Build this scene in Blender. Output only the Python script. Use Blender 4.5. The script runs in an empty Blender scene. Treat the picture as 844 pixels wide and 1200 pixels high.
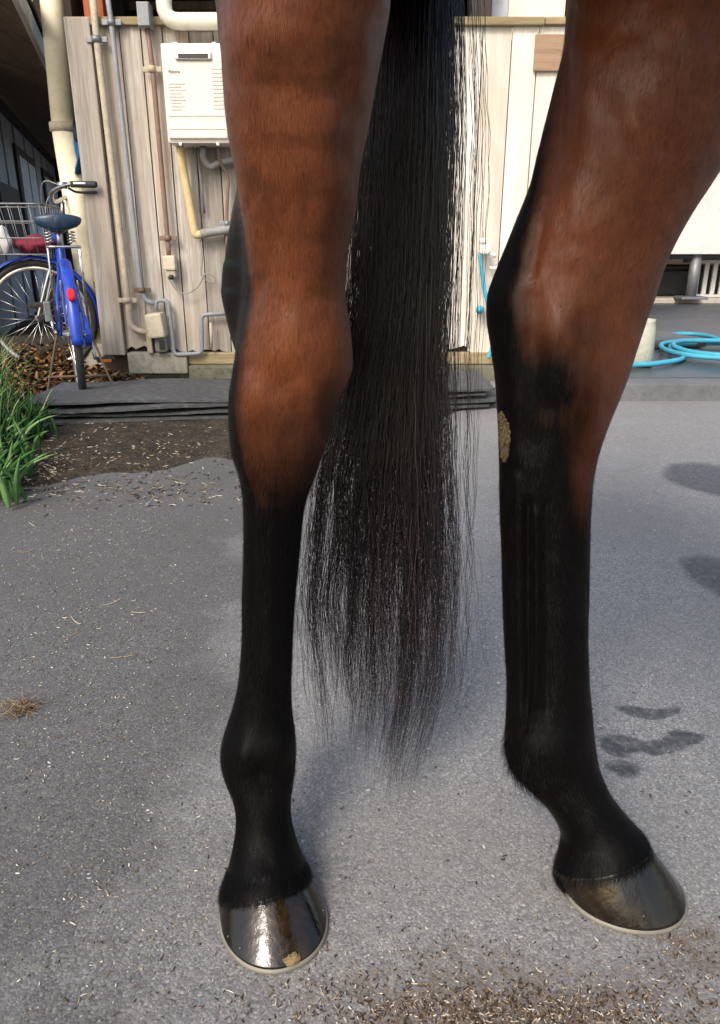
import bpy, bmesh, math, random
import numpy as np
from mathutils import Vector, Matrix

random.seed(7)
rng = np.random.default_rng(7)
R = math.radians
scene = bpy.context.scene
C = scene.collection

# ------------------------------------------------------------------ camera, sky, sun, exposure
F, PITCH, CAMH = 860.0, R(20.0), 0.72          # focal length in px of the 844x1200 frame, pitch down, eye height
cam = bpy.data.cameras.new('camera')
cam.sensor_fit = 'VERTICAL'
cam.sensor_height = 36.0
cam.lens = 36.0 * F / 1200.0
cam.clip_start, cam.clip_end = 0.02, 500
camo = bpy.data.objects.new('camera', cam)
C.objects.link(camo)
camo.location = (0, 0, CAMH)
camo.rotation_euler = (R(90) - PITCH, 0, 0)
scene.camera = camo

SUN_EL, SUN_AZ = R(42), R(205)                 # azimuth clockwise from +Y: behind the camera, to its left
world = bpy.data.worlds.new('World')
scene.world = world
world.use_nodes = True
wn = world.node_tree
sky = wn.nodes.new('ShaderNodeTexSky')
sky.sky_type = 'NISHITA'
sky.sun_disc = False
sky.sun_elevation, sky.sun_rotation = SUN_EL, SUN_AZ
sky.dust_density = 4.0
sky.air_density = 1.3
wn.links.new(sky.outputs[0], wn.nodes['Background'].inputs[0])
wn.nodes['Background'].inputs[1].default_value = 0.15
sun = bpy.data.lights.new('sun', 'SUN')
sun.energy = 1.2
sun.angle = R(16)
sun.color = (1.0, 0.96, 0.91)
suno = bpy.data.objects.new('sun', sun)
C.objects.link(suno)
sd = Vector((math.sin(SUN_AZ) * math.cos(SUN_EL), math.cos(SUN_AZ) * math.cos(SUN_EL), math.sin(SUN_EL)))
suno.rotation_euler = sd.to_track_quat('Z', 'Y').to_euler()
suno.location = (0, 0, 6)
scene.view_settings.view_transform = 'Standard'
scene.view_settings.look = 'None'
scene.view_settings.gamma = 1.0
scene.view_settings.use_curve_mapping = False
scene.view_settings.exposure = 0.75
scene.cycles.max_bounces = 8
scene.cycles.transparent_max_bounces = 8

# ------------------------------------------------------------------ measuring helpers
cp, sp = math.cos(PITCH), math.sin(PITCH)
def ray(px, py):
    u, v = (px - 422) / F, (600 - py) / F
    return Vector((u, cp + v * sp, -sp + v * cp))
def at(px, py, Y):
    d = ray(px, py)
    return Vector((0, 0, CAMH)) + d * (Y / d.y)
def gnd(px, py, z=0.0):
    d = ray(px, py)
    return Vector((0, 0, CAMH)) + d * ((z - CAMH) / d.z)
def lin(h):
    h = h.lstrip('#')
    c = [int(h[i:i + 2], 16) / 255 for i in (0, 2, 4)]
    return tuple((x / 12.92 if x <= .04045 else ((x + .055) / 1.055) ** 2.4) for x in c)
def smooth(a, b, x):
    t = np.clip((x - a) / (b - a), 0, 1)
    return t * t * (3 - 2 * t)

# ------------------------------------------------------------------ materials
class NT:
    def __init__(s, name):
        s.m = bpy.data.materials.new(name)
        s.m.use_nodes = True
        s.t = s.m.node_tree
        s.b = s.t.nodes['Principled BSDF']
        s._tc = None
    def n(s, kind, **kw):
        x = s.t.nodes.new(kind)
        for k, v in kw.items():
            setattr(x, k, v)
        return x
    def link(s, a, b):
        s.t.links.new(a, b)
    def co(s, kind='Object'):
        if s._tc is None:
            s._tc = s.n('ShaderNodeTexCoord')
        return s._tc.outputs[kind]
    def mapped(s, scale, kind='Object', vec=None):
        mp = s.n('ShaderNodeMapping')
        mp.inputs['Scale'].default_value = scale
        s.link(vec if vec is not None else s.co(kind), mp.inputs['Vector'])
        return mp.outputs[0]
    def noise(s, scale, detail=4, rough=.6, vec=None, dist=0.0):
        x = s.n('ShaderNodeTexNoise')
        x.inputs['Scale'].default_value = scale
        x.inputs['Detail'].default_value = detail
        x.inputs['Roughness'].default_value = rough
        x.inputs['Distortion'].default_value = dist
        s.link(vec if vec is not None else s.co(), x.inputs['Vector'])
        return x.outputs['Fac']
    def ramp(s, fac, stops, mode='LINEAR'):
        x = s.n('ShaderNodeValToRGB')
        x.color_ramp.interpolation = mode
        e = x.color_ramp.elements
        while len(e) < len(stops):
            e.new(.5)
        for i, (p, c) in enumerate(stops):
            e[i].position = p
            e[i].color = (*c, 1) if len(c) == 3 else c
        s.link(fac, x.inputs[0])
        return x.outputs[0]
    def mix(s, fac, a, b, blend='MIX'):
        x = s.n('ShaderNodeMix', data_type='RGBA', blend_type=blend)
        for sock, v in ((x.inputs[0], fac), (x.inputs[6], a), (x.inputs[7], b)):
            if hasattr(v, 'is_output'):
                s.link(v, sock)
            elif isinstance(v, (int, float)):
                sock.default_value = v
            else:
                sock.default_value = (*v, 1)
        return x.outputs[2]
    def math(s, op, a, b=None, clamp=False):
        x = s.n('ShaderNodeMath', operation=op, use_clamp=clamp)
        for sock, v in ((x.inputs[0], a), (x.inputs[1], b)):
            if v is None:
                continue
            if hasattr(v, 'is_output'):
                s.link(v, sock)
            else:
                sock.default_value = v
        return x.outputs[0]
    def bump(s, h, strength=.3, dist=.002):
        x = s.n('ShaderNodeBump')
        x.inputs['Strength'].default_value = strength
        x.inputs['Distance'].default_value = dist
        s.link(h, x.inputs['Height'])
        s.link(x.outputs[0], s.b.inputs['Normal'])
    def set(s, color=None, rough=None, metal=None, spec=None, coat=None):
        for key, v in (('Base Color', color), ('Roughness', rough), ('Metallic', metal), ('Specular IOR Level', spec), ('Coat Weight', coat)):
            if v is None:
                continue
            i = s.b.inputs[key]
            if hasattr(v, 'is_output'):
                s.link(v, i)
            elif isinstance(v, (int, float)):
                i.default_value = v
            else:
                i.default_value = (*v, 1)
        return s

def worn(name, hexa, rough=.5, metal=0.0, vary=.35, scale=9, dirt='#4a4236', dirt_amt=.35, bump=.15, spec=.5):
    """painted / plastic / metal surface with uneven tone, grime and slight relief"""
    m = NT(name)
    c = lin(hexa)
    n1 = m.noise(scale, 5, .65)
    n2 = m.noise(scale * 6, 4, .7)
    a = m.mix(m.ramp(n1, [(.3, (0,) * 3), (.75, (1,) * 3)]), tuple(x * (1 - vary) for x in c), tuple(min(1, x * (1 + vary * .5)) for x in c))
    d = m.math('MULTIPLY', m.ramp(n2, [(.48, (0,) * 3), (.75, (1,) * 3)]), dirt_amt)
    m.set(m.mix(d, a, lin(dirt)), metal=metal, spec=spec)
    m.set(rough=m.ramp(n1, [(.2, (max(.04, rough - .12),) * 3), (.8, (min(1, rough + .15),) * 3)]))
    if bump:
        m.bump(n2, bump, .002)
    return m.m

def wood(name, light, dark, stain, grain=60, rough=.8, axis='z'):
    m = NT(name)
    oi = m.n('ShaderNodeObjectInfo')
    sh = m.n('ShaderNodeVectorMath', operation='MULTIPLY_ADD')
    rv = m.n('ShaderNodeCombineXYZ')
    for i in range(3):
        m.link(oi.outputs['Random'], rv.inputs[i])
    m.link(rv.outputs[0], sh.inputs[0])
    sh.inputs[1].default_value = (37, 17, 53)
    m.link(m.co(), sh.inputs[2])
    sc = {'z': (1, 1, .06), 'x': (.06, 1, 1), 'y': (1, .06, 1)}[axis]
    g = m.noise(grain, 6, .7, m.mapped(sc, vec=sh.outputs[0]), .6)
    big = m.noise(3.2, 5, .65, m.mapped(tuple(max(.35, v) for v in sc), vec=sh.outputs[0]), .8)
    fine = m.noise(grain * 4, 3, .6, m.mapped(sc, vec=sh.outputs[0]))
    c = m.mix(m.ramp(g, [(.32, (0,) * 3), (.7, (1,) * 3)]), lin(dark), lin(light))
    c = m.mix(m.math('MULTIPLY', m.ramp(big, [(.42, (0,) * 3), (.64, (1,) * 3)]), .8), c, lin(stain))
    streak = m.noise(grain * .22, 5, .7, m.mapped(tuple(v * 1.0 if v == 1 else v * .5 for v in sc), vec=sh.outputs[0]), 1.2)
    c = m.mix(m.math('MULTIPLY', m.ramp(streak, [(.5, (0,) * 3), (.72, (1,) * 3)]), .55), c, tuple(x * .55 for x in lin(dark)))
    c = m.mix(m.math('MULTIPLY', m.ramp(streak, [(.25, (1,) * 3), (.42, (0,) * 3)]), .4), c, tuple(min(.95, x * 1.25) for x in lin(light)))
    tone = m.math('MULTIPLY_ADD', oi.outputs['Random'], .45)
    tone.node.inputs[2].default_value = .74
    cc = m.n('ShaderNodeVectorMath', operation='SCALE')
    m.link(c, cc.inputs[0])
    m.link(tone, cc.inputs['Scale'])
    m.set(cc.outputs[0], rough, spec=.25)
    m.bump(m.math('ADD', g, m.math('MULTIPLY', fine, .5)), .5, .004)
    return m.m

M = {}
M['plank'] = wood('weathered_plank', '#c2bcb4', '#8d857c', '#a69887')
M['plank_sunlit'] = wood('sunlit_plank', '#f0ece4', '#d6cfc3', '#d8cab4')  # sunlight washing out these boards, painted in as a paler wood colour
M['plank_brown'] = wood('brown_plank', '#a2805c', '#6f5136', '#93836e')
M['rail_wood'] = wood('rail_wood', '#b5a184', '#7d6b52', '#8f8a62', axis='x')
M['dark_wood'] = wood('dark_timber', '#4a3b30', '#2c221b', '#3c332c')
M['patch'] = wood('brown_patch_board', '#a38a72', '#80664f', '#8f7864', axis='x')
M['red_post'] = wood('red_brown_post', '#b06a45', '#8a4a2c', '#9c5a3a')
M['concrete'] = worn('concrete', '#a39d90', .9, vary=.3, scale=6, dirt='#4c4a3c', dirt_amt=.6, bump=.5)
M['mossy'] = worn('mossy_concrete', '#6f6d5c', .95, vary=.4, scale=7, dirt='#2f3320', dirt_amt=.8, bump=.6)
M['cream_pipe'] = worn('cream_plastic_pipe', '#efe6c8', .45, vary=.08, scale=4, dirt='#8f8366', dirt_amt=.25, bump=.05)
M['beige_pipe'] = worn('beige_conduit', '#b9ad97', .6, vary=.25, scale=14, dirt='#6d6455', dirt_amt=.5)
M['grey_pipe'] = worn('grey_conduit', '#8d9094', .5, vary=.2, scale=12, dirt='#5d5850', dirt_amt=.4)
M['brown_pipe'] = worn('brown_conduit', '#7d6658', .55, vary=.2, scale=12, dirt='#4a3c33', dirt_amt=.4)
M['yellow_pipe'] = worn('yellowed_pipe_wrap', '#d8bf8e', .6, vary=.2, scale=10, dirt='#8c744c', dirt_amt=.35)
M['lagging'] = worn('grey_tape_lagging', '#8f8d8a', .6, vary=.3, scale=16, dirt='#4a4744', dirt_amt=.5, bump=.4)
M['white_pipe'] = worn('white_plastic_pipe', '#dedcca', .4, vary=.1, scale=5, dirt='#9a9478', dirt_amt=.25, bump=.05)
M['box_beige'] = worn('beige_switch_box', '#cbbfa6', .5, vary=.15, scale=12, dirt='#7a705c', dirt_amt=.4)
M['heater'] = worn('heater_enamel', '#ddd3c9', .35, vary=.06, scale=4, dirt='#b7a892', dirt_amt=.18, bump=.03)
M['heater_grey'] = worn('heater_print', '#cfc6bd', .4, vary=.08, scale=40, dirt='#a39a90', dirt_amt=.6, bump=0)
M['ink'] = worn('dark_ink', '#5a5450', .5, vary=.1, bump=0)
M['chrome'] = worn('dull_chrome', '#c4c4c2', .28, 1.0, vary=.15, scale=20, dirt='#6a5a48', dirt_amt=.35, bump=.05)
M['grille'] = worn('dark_grille', '#2d2c2a', .5, vary=.2)
M['blue_paint'] = worn('blue_bicycle_enamel', '#2446b8', .32, vary=.3, scale=9, dirt='#39415c', dirt_amt=.5, bump=.03)
M['black_rubber'] = worn('black_rubber', '#2b2b2b', .75, vary=.3, scale=14, dirt='#6a655c', dirt_amt=.3)
M['saddle'] = worn('dark_blue_vinyl', '#22384f', .35, vary=.15, scale=12, dirt='#3a3c3c', dirt_amt=.25, bump=.08)
M['rim'] = worn('grey_white_rim', '#c9c7c0', .35, .6, vary=.15, dirt='#6b5c47', dirt_amt=.4)
M['red_plastic'] = worn('red_reflector', '#d01820', .2, vary=.1, bump=0, dirt_amt=.1)
M['red_cloth'] = worn('dark_red_bag', '#8c2440', .8, vary=.5, scale=25)
M['white_cloth'] = worn('white_bag', '#e6e3e0', .6, vary=.1, scale=20, dirt_amt=.1)
M['rust'] = worn('rusty_steel', '#6b5a4a', .8, vary=.4, scale=20, dirt='#3d2a1c', dirt_amt=.6)
M['orange_plastic'] = worn('orange_reflector', '#e07a20', .3, vary=.1, bump=0)
M['mat'] = worn('grey_rubber_mat', '#46484b', .7, vary=.35, scale=5, dirt='#8d8577', dirt_amt=.35, bump=.5)
M['slab'] = worn('wet_dark_slab', '#4d4e52', .38, vary=.35, scale=2.2, dirt='#33332f', dirt_amt=.6, bump=.25)
M['kerb'] = worn('dark_concrete_kerb', '#6c6d70', .8, vary=.3, scale=6, dirt='#3c3c3c', dirt_amt=.5, bump=.5)
M['pale_floor'] = worn('pale_concrete_floor', '#b9b3a5', .8, vary=.2, scale=3, dirt='#7f796a', dirt_amt=.4, bump=.3)
M['hose'] = worn('light_blue_hose', '#4aa9c2', .5, vary=.2, scale=14, dirt='#3c6670', dirt_amt=.25, bump=.05)
M['blue_cloth'] = worn('blue_cloth', '#2c6ea8', .85, vary=.4, scale=18, dirt='#1b2f44', dirt_amt=.5, bump=.3)
M['dark_cloth'] = worn('charcoal_cloth', '#33363c', .9, vary=.3, scale=18)
M['tap'] = worn('white_tap_plastic', '#ece9e2', .3, vary=.06, bump=0, dirt_amt=.1)
M['bucket'] = worn('pale_grey_plastic', '#b9bcab', .5, vary=.12, scale=8, dirt='#6e6c5c', dirt_amt=.35)
M['trailer'] = worn('white_trailer_panel', '#dcd9d4', .4, vary=.1, scale=2.5, dirt='#9a948a', dirt_amt=.3, bump=.04)
M['steel'] = worn('galvanised_steel', '#85878a', .5, .5, vary=.25, scale=14, dirt='#50483f', dirt_amt=.4)
M['black_plastic'] = worn('black_plastic', '#232425', .5, vary=.3, scale=9)
M['shed_wall'] = worn('grey_corrugated_wall', '#a4a6ab', .7, vary=.3, scale=2.5, dirt='#3e3c3c', dirt_amt=.5, bump=.25)
M['shed_white'] = worn('white_door_paint', '#c5c7cc', .6, vary=.2, scale=4, dirt='#6a6864', dirt_amt=.4)
M['brown_frame'] = worn('dark_brown_frame', '#3a2f2b', .7, vary=.3, scale=8)
M['soffit'] = wood('brown_soffit', '#85705d', '#5c4a3a', '#6d5a4a', axis='y')
M['gutter'] = worn('white_gutter', '#e4dfd6', .5, vary=.1, scale=5, dirt='#8d8674', dirt_amt=.3)
M['window_cream'] = worn('cream_board', '#f1e7d2', .6, vary=.08, scale=4, dirt='#b9a98c', dirt_amt=.3, bump=.05)

def litter_mat(name, stops, rough=.8):
    m = NT(name)
    a = m.n('ShaderNodeAttribute', attribute_name='tint')
    m.set(m.ramp(a.outputs['Fac'], stops), rough, spec=.2)
    return m.m
M['straw'] = litter_mat('straw_and_shavings', [(0, lin('#33281e')), (.25, lin('#6e5b44')), (.6, lin('#a39078')), (1, lin('#d8d2c6'))])
M['grit'] = litter_mat('asphalt_grit', [(0, lin('#3c3c3f')), (.4, lin('#77777a')), (.75, lin('#a3a3a3')), (1, lin('#d6d3cd'))])
M['leaf_litter'] = litter_mat('brown_leaf_litter', [(0, lin('#2b1c12')), (.5, lin('#5b3c22')), (1, lin('#a08055'))])
M['grass'] = litter_mat('grass_blade', [(0, lin('#1d3519')), (.5, lin('#3c6530')), (.8, lin('#86a36c')), (1, lin('#bdb48a'))], .7)

def asphalt():
    m = NT('asphalt')
    P = m.co('Object')
    fine = m.noise(420, 4, .75)
    vor = m.n('ShaderNodeTexVoronoi')
    vor.inputs['Scale'].default_value = 330
    m.link(P, vor.inputs['Vector'])
    mid = m.noise(28, 5, .7)
    big = m.noise(1.7, 5, .6, dist=.6)
    stone = m.ramp(vor.outputs['Color'], [(.15, lin('#747373')), (.5, lin('#929190')), (.8, lin('#aaa8a5')), (1, lin('#d6d2cb'))])
    base = m.mix(m.ramp(fine, [(.3, (0,) * 3), (.62, (1,) * 3)]), lin('#626161'), stone)
    base = m.mix(m.math('MULTIPLY', m.ramp(big, [(.38, (0,) * 3), (.66, (1,) * 3)]), .55), base, lin('#747271'))
    base = m.mix(m.math('MULTIPLY', m.ramp(mid, [(.5, (0,) * 3), (.75, (1,) * 3)]), .4), base, lin('#979186'))
    # stains with a shape of their own: centre, radii, darkness
    sep = m.n('ShaderNodeSeparateXYZ')
    wob = m.n('ShaderNodeTexNoise')
    wob.inputs['Scale'].default_value = 9
    wob.inputs['Detail'].default_value = 5
    m.link(P, wob.inputs['Vector'])
    va = m.n('ShaderNodeVectorMath', operation='MULTIPLY_ADD')
    m.link(wob.outputs['Color'], va.inputs[0])
    va.inputs[1].default_value = (.07, .09, 0)
    m.link(P, va.inputs[2])
    m.link(va.outputs[0], sep.inputs[0])
    def blob(px, py, rx, ry, soft=.25):
        g = gnd(px, py)
        X = m.math('DIVIDE', m.math('SUBTRACT', sep.outputs[0], g.x + .035), rx)
        Y = m.math('DIVIDE', m.math('SUBTRACT', sep.outputs[1], g.y + .045), ry)
        d = m.math('SQRT', m.math('ADD', m.math('MULTIPLY', X, X), m.math('MULTIPLY', Y, Y)))
        return m.ramp(d, [(1 - soft, (1,) * 3), (1.0, (0,) * 3)])
    def total(items):
        acc = None
        for it in items:
            b = blob(*it)
            acc = b if acc is None else m.math('MAXIMUM', acc, b)
        return acc
    wet = total([(838, 562, .17, .21), (848, 676, .09, .15), (762, 835, .055, .02), (748, 866, .075, .022),
                 (722, 872, .03, .035), (735, 900, .03, .022), (800, 862, .04, .014)])
    wetb = m.math('MULTIPLY', wet, m.ramp(m.noise(60, 3), [(.25, (.35,) * 3), (.6, (1,) * 3)]))
    base = m.mix(m.math('MULTIPLY', wetb, .95), base, lin('#38383c'))
    soil = total([(590, 1185, .30, .075, .75), (810, 1110, .07, .05, .7)])
    soilb = m.math('MULTIPLY', soil, m.ramp(m.noise(45, 4), [(.3, (.1,) * 3), (.6, (1,) * 3)]))
    base = m.mix(m.math('MULTIPLY', soilb, .75), base, lin('#5e4c3d'))
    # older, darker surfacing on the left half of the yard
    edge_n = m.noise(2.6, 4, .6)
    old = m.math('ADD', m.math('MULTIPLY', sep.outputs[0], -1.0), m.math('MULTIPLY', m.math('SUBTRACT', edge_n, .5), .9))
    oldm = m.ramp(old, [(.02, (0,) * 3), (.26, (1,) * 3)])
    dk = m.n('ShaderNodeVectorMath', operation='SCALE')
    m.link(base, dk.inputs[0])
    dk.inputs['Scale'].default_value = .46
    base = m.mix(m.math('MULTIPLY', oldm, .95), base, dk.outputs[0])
    # pale flecks in the aggregate
    vf = m.n('ShaderNodeTexVoronoi')
    vf.inputs['Scale'].default_value = 210
    m.link(P, vf.inputs['Vector'])
    fl = m.math('MULTIPLY', m.ramp(vf.outputs['Distance'], [(.12, (1,) * 3), (.3, (0,) * 3)]), m.ramp(vf.outputs['Color'], [(.72, (0,) * 3), (.8, (1,) * 3)]))
    base = m.mix(m.math('MULTIPLY', fl, .45), base, lin('#c9c6c0'))
    dfl = m.math('MULTIPLY', m.ramp(vf.outputs['Distance'], [(.15, (1,) * 3), (.35, (0,) * 3)]), m.ramp(vf.outputs['Color'], [(.12, (1,) * 3), (.2, (0,) * 3)]))
    base = m.mix(m.math('MULTIPLY', dfl, .6), base, lin('#2f2e2e'))
    m.set(base, spec=.35)
    m.set(rough=m.math('SUBTRACT', .82, m.math('MULTIPLY', wetb, .38)))
    h = m.math('ADD', m.math('MULTIPLY', vor.outputs['Distance'], -1.0), m.math('ADD', fine, m.math('MULTIPLY', mid, .6)))
    m.bump(h, .35, .003)
    return m.m
M['asphalt'] = asphalt()

def soil():
    m = NT('dark_soil')
    n1, n2 = m.noise(14, 6, .75), m.noise(110, 4, .7)
    c = m.ramp(n1, [(.3, lin('#2b2824')), (.5, lin('#433d36')), (.72, lin('#5b5044'))])
    c = m.mix(m.math('MULTIPLY', m.ramp(n2, [(.52, (0,) * 3), (.7, (1,) * 3)]), .6), c, lin('#8a7d6b'))
    m.set(c, .95, spec=.1)
    m.bump(m.math('ADD', n1, n2), .8, .02)
    return m.m
M['soil'] = soil()

def coat():
    m = NT('bay_horse_coat')
    a = m.n('ShaderNodeAttribute', attribute_name='black')
    st = m.mapped((1, 1, .12))
    hair = m.noise(620, 4, .75, st)
    hair2 = m.noise(160, 3, .6, st, .3)
    patch = m.noise(16, 5, .65)
    brown = m.ramp(patch, [(.25, lin('#4d2711')), (.5, lin('#643215')), (.75, lin('#78401b'))])
    brown = m.mix(m.ramp(hair, [(.3, (0,) * 3), (.75, (.4,) * 3)]), brown, lin('#34190c'))
    brown = m.mix(m.ramp(hair2, [(.45, (0,) * 3), (.8, (.18,) * 3)]), brown, lin('#84502c'))
    black = m.mix(m.ramp(hair, [(.45, (0,) * 3), (.8, (.5,) * 3)]), lin('#050404'), lin('#100e0e'))
    jit = m.math('ADD', a.outputs['Fac'], m.math('MULTIPLY', m.math('SUBTRACT', m.math('ADD', m.math('MULTIPLY', patch, .5), m.math('MULTIPLY', hair2, .5)), .5), .95))
    f = m.ramp(jit, [(.06, (0,) * 3), (.45, (.6,) * 3), (.85, (1,) * 3)])
    m.set(m.mix(f, brown, black), .45, spec=m.math('SUBTRACT', .42, m.math('MULTIPLY', f, .34)))
    m.b.inputs['Sheen Weight'].default_value = .05
    m.b.inputs['Sheen Roughness'].default_value = .4
    m.b.inputs['Sheen Tint'].default_value = (.8, .6, .5, 1)
    m.bump(m.math('ADD', m.math('MULTIPLY', hair, .7), m.math('MULTIPLY', hair2, .5)), .3, .0018)
    return m.m
M['coat'] = coat()

def coat_hair():
    m = NT('short_coat_hair')
    a = m.n('ShaderNodeAttribute', attribute_name='black')
    t = m.n('ShaderNodeAttribute', attribute_name='tint')
    br = m.ramp(t.outputs['Fac'], [(0, lin('#532c13')), (.6, lin('#633417')), (1, lin('#744321'))])
    bk = m.ramp(t.outputs['Fac'], [(0, lin('#040404')), (.7, lin('#090808')), (1, lin('#171414'))])
    f = m.ramp(a.outputs['Fac'], [(.06, (0,) * 3), (.45, (.6,) * 3), (.85, (1,) * 3)])
    m.set(m.mix(f, br, bk), .5, spec=m.math('SUBTRACT', .22, m.math('MULTIPLY', f, .12)))
    return m.m
M['coat_hair'] = coat_hair()

def tail_mat():
    m = NT('black_tail_hair')
    t = m.n('ShaderNodeAttribute', attribute_name='tint')
    m.set(m.ramp(t.outputs['Fac'], [(0, lin('#0b0a0c')), (.55, lin('#1b171b')), (.85, lin('#3a2d2e')), (1, lin('#6a5750'))]), .2, spec=.8)
    return m.m
M['tail'] = tail_mat()

def hoof_mat():
    m = NT('oiled_dark_horn')
    st = m.mapped((1, 1, .1))
    g = m.noise(90, 4, .7, st)
    b = m.noise(12, 4, .6)
    c = m.ramp(b, [(.35, lin('#090705')), (.55, lin('#171009')), (.75, lin('#352714'))])
    c = m.mix(m.ramp(g, [(.45, (0,) * 3), (.7, (.5,) * 3)]), c, lin('#0d0b09'))
    chips = m.noise(55, 3, .6)
    m.set(c, m.ramp(chips, [(.38, (.08,) * 3), (.55, (.16,) * 3), (.72, (.4,) * 3)]), spec=.55)
    m.b.inputs['Coat Weight'].default_value = 0.0
    m.b.inputs['Coat Roughness'].default_value = .1
    m.bump(m.math('ADD', g, m.math('MULTIPLY', chips, .9)), .35, .0014)
    return m.m
M['hoof'] = hoof_mat()
M['sole'] = worn('sole_rim', '#a59c88', .6, vary=.2, scale=30, dirt='#6b6150', dirt_amt=.4)
M['shoe'] = worn('worn_shoe_metal', '#7f7b70', .5, .1, vary=.2, scale=40, dirt='#6d6654', dirt_amt=.4)
M['clip'] = worn('tan_toe_chip', '#7c6a48', .6, vary=.3, scale=90, dirt='#5c4a30', dirt_amt=.5, bump=.4)
M['chestnut'] = worn('horny_chestnut', '#776849', .9, vary=.5, scale=420, dirt='#2b2216', dirt_amt=.9, bump=1.0)

# ------------------------------------------------------------------ mesh helpers
def link(name, verts, faces, mat, parent=None, smooth_=False, attrs=None):
    me = bpy.data.meshes.new(name)
    if isinstance(verts, np.ndarray):
        verts = verts.tolist()
    me.from_pydata(verts, [], faces)
    me.update()
    if mat:
        me.materials.append(M[mat])
    if smooth_:
        me.polygons.foreach_set('use_smooth', [True] * len(me.polygons))
    for k, v in (attrs or {}).items():
        at_ = me.attributes.new(k, 'FLOAT', 'POINT')
        at_.data.foreach_set('value', np.asarray(v, dtype=np.float32))
    o = bpy.data.objects.new(name, me)
    C.objects.link(o)
    o.parent = parent
    return o

class MB:
    """collects shapes for ONE mesh object"""
    def __init__(s):
        s.v, s.f, s.s = [], [], []
    def add(s, v, f, sm=False):
        b = len(s.v)
        s.v += [tuple(x) for x in v]
        s.f += [tuple(i + b for i in q) for q in f]
        s.s += [sm] * len(f)
        return s
    def box(s, c, size, rot=None, bev=0.0):
        bm = bmesh.new()
        bmesh.ops.create_cube(bm, size=1)
        bmesh.ops.scale(bm, vec=size, verts=bm.verts)
        if bev:
            bmesh.ops.bevel(bm, geom=bm.edges[:], offset=bev, segments=2, affect='EDGES', profile=.6)
        if rot is not None:
            bmesh.ops.rotate(bm, matrix=rot, verts=bm.verts)
        bmesh.ops.translate(bm, vec=c, verts=bm.verts)
        bm.verts.index_update()
        s.add([v.co for v in bm.verts], [[v.index for v in f.verts] for f in bm.faces])
        bm.free()
        return s
    def box2(s, a, b, bev=0.0):
        a, b = Vector(a), Vector(b)
        return s.box((a + b) / 2, [abs(x) for x in (b - a)], None, bev)
    def tube(s, pts, r, n=8, closed=False, cap=True):
        pts = [Vector(p) for p in pts]
        m = len(pts)
        rs = r if isinstance(r, (list, tuple)) else [r] * m
        ref = None
        V = []
        for i, p in enumerate(pts):
            if closed:
                d = pts[(i + 1) % m] - pts[i - 1]
            else:
                d = pts[min(i + 1, m - 1)] - pts[max(i - 1, 0)]
            d.normalize()
            if ref is None:
                ref = d.orthogonal().normalized()
            ref = (ref - d * ref.dot(d))
            ref = ref.normalized() if ref.length > 1e-6 else d.orthogonal().normalized()
            w = d.cross(ref)
            for k in range(n):
                a = 2 * math.pi * k / n
                V.append(p + (ref * math.cos(a) + w * math.sin(a)) * rs[i])
        Fs = []
        for i in range(m if closed else m - 1):
            j = (i + 1) % m
            for k in range(n):
                k2 = (k + 1) % n
                Fs.append((i * n + k, i * n + k2, j * n + k2, j * n + k))
        if cap and not closed:
            Fs.append(tuple(range(n - 1, -1, -1)))
            Fs.append(tuple((m - 1) * n + k for k in range(n)))
        return s.add(V, Fs, True)
    def prism(s, poly, d):
        """flat polygon (3-D points) pushed along d"""
        d = Vector(d)
        n = len(poly)
        V = [Vector(p) for p in poly] + [Vector(p) + d for p in poly]
        Fs = [tuple(range(n - 1, -1, -1)), tuple(range(n, 2 * n))]
        Fs += [(i, (i + 1) % n, (i + 1) % n + n, i + n) for i in range(n)]
        return s.add(V, Fs)
    def build(s, name, mat, parent=None):
        o = link(name, s.v, s.f, mat, parent)
        o.data.polygons.foreach_set('use_smooth', s.s)
        return o

def curve_pts(ctrl, n=8, closed=False):
    """Catmull-Rom through the control points"""
    ctrl = [Vector(c) for c in ctrl]
    m = len(ctrl)
    out = []
    for i in range(m if closed else m - 1):
        if closed:
            p0, p1, p2, p3 = (ctrl[(i + k) % m] for k in (-1, 0, 1, 2))
        else:
            p0, p1, p2, p3 = ctrl[max(i - 1, 0)], ctrl[i], ctrl[i + 1], ctrl[min(i + 2, m - 1)]
        for k in range(n):
            t = k / n
            out.append(.5 * ((2 * p1) + (p2 - p0) * t + (2 * p0 - 5 * p1 + 4 * p2 - p3) * t * t + (3 * p1 - p0 - 3 * p2 + p3) * t ** 3))
    if not closed:
        out.append(ctrl[-1])
    return out

def elbow(ctrl, r=.05, n=5):
    """polyline with rounded corners"""
    ctrl = [Vector(c) for c in ctrl]
    out = [ctrl[0]]
    for a, b, c in zip(ctrl, ctrl[1:], ctrl[2:]):
        k = min(r, (a - b).length * .45, (c - b).length * .45)
        p, q = b + (a - b).normalized() * k, b + (c - b).normalized() * k
        for i in range(n + 1):
            t = i / n
            out.append(p * (1 - t) ** 2 + b * 2 * t * (1 - t) + q * t * t)
    out.append(ctrl[-1])
    return out

def tag(o, label=None, cat=None, group=None, kind=None):
    for k, v in (('label', label), ('category', cat), ('group', group), ('kind', kind)):
        if v:
            o[k] = v
    return o
def empty(name, loc=(0, 0, 0), rz=0.0):
    o = bpy.data.objects.new(name, None)
    C.objects.link(o)
    o.empty_display_size = .1
    o.location = loc
    o.rotation_euler = (0, 0, rz)
    return o
def hold(root, *parts):
    """parent world-space parts to an Empty that stands at the thing's base"""
    for p in parts:
        p.parent = root
        p.matrix_parent_inverse = Matrix.Translation(-Vector(root.location))
    return root

# ------------------------------------------------------------------ ground and paving
WY = 4.2                                   # front face of the plank wall
def W(px, py, dy=0.0):
    return at(px, py, WY + dy)

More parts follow.
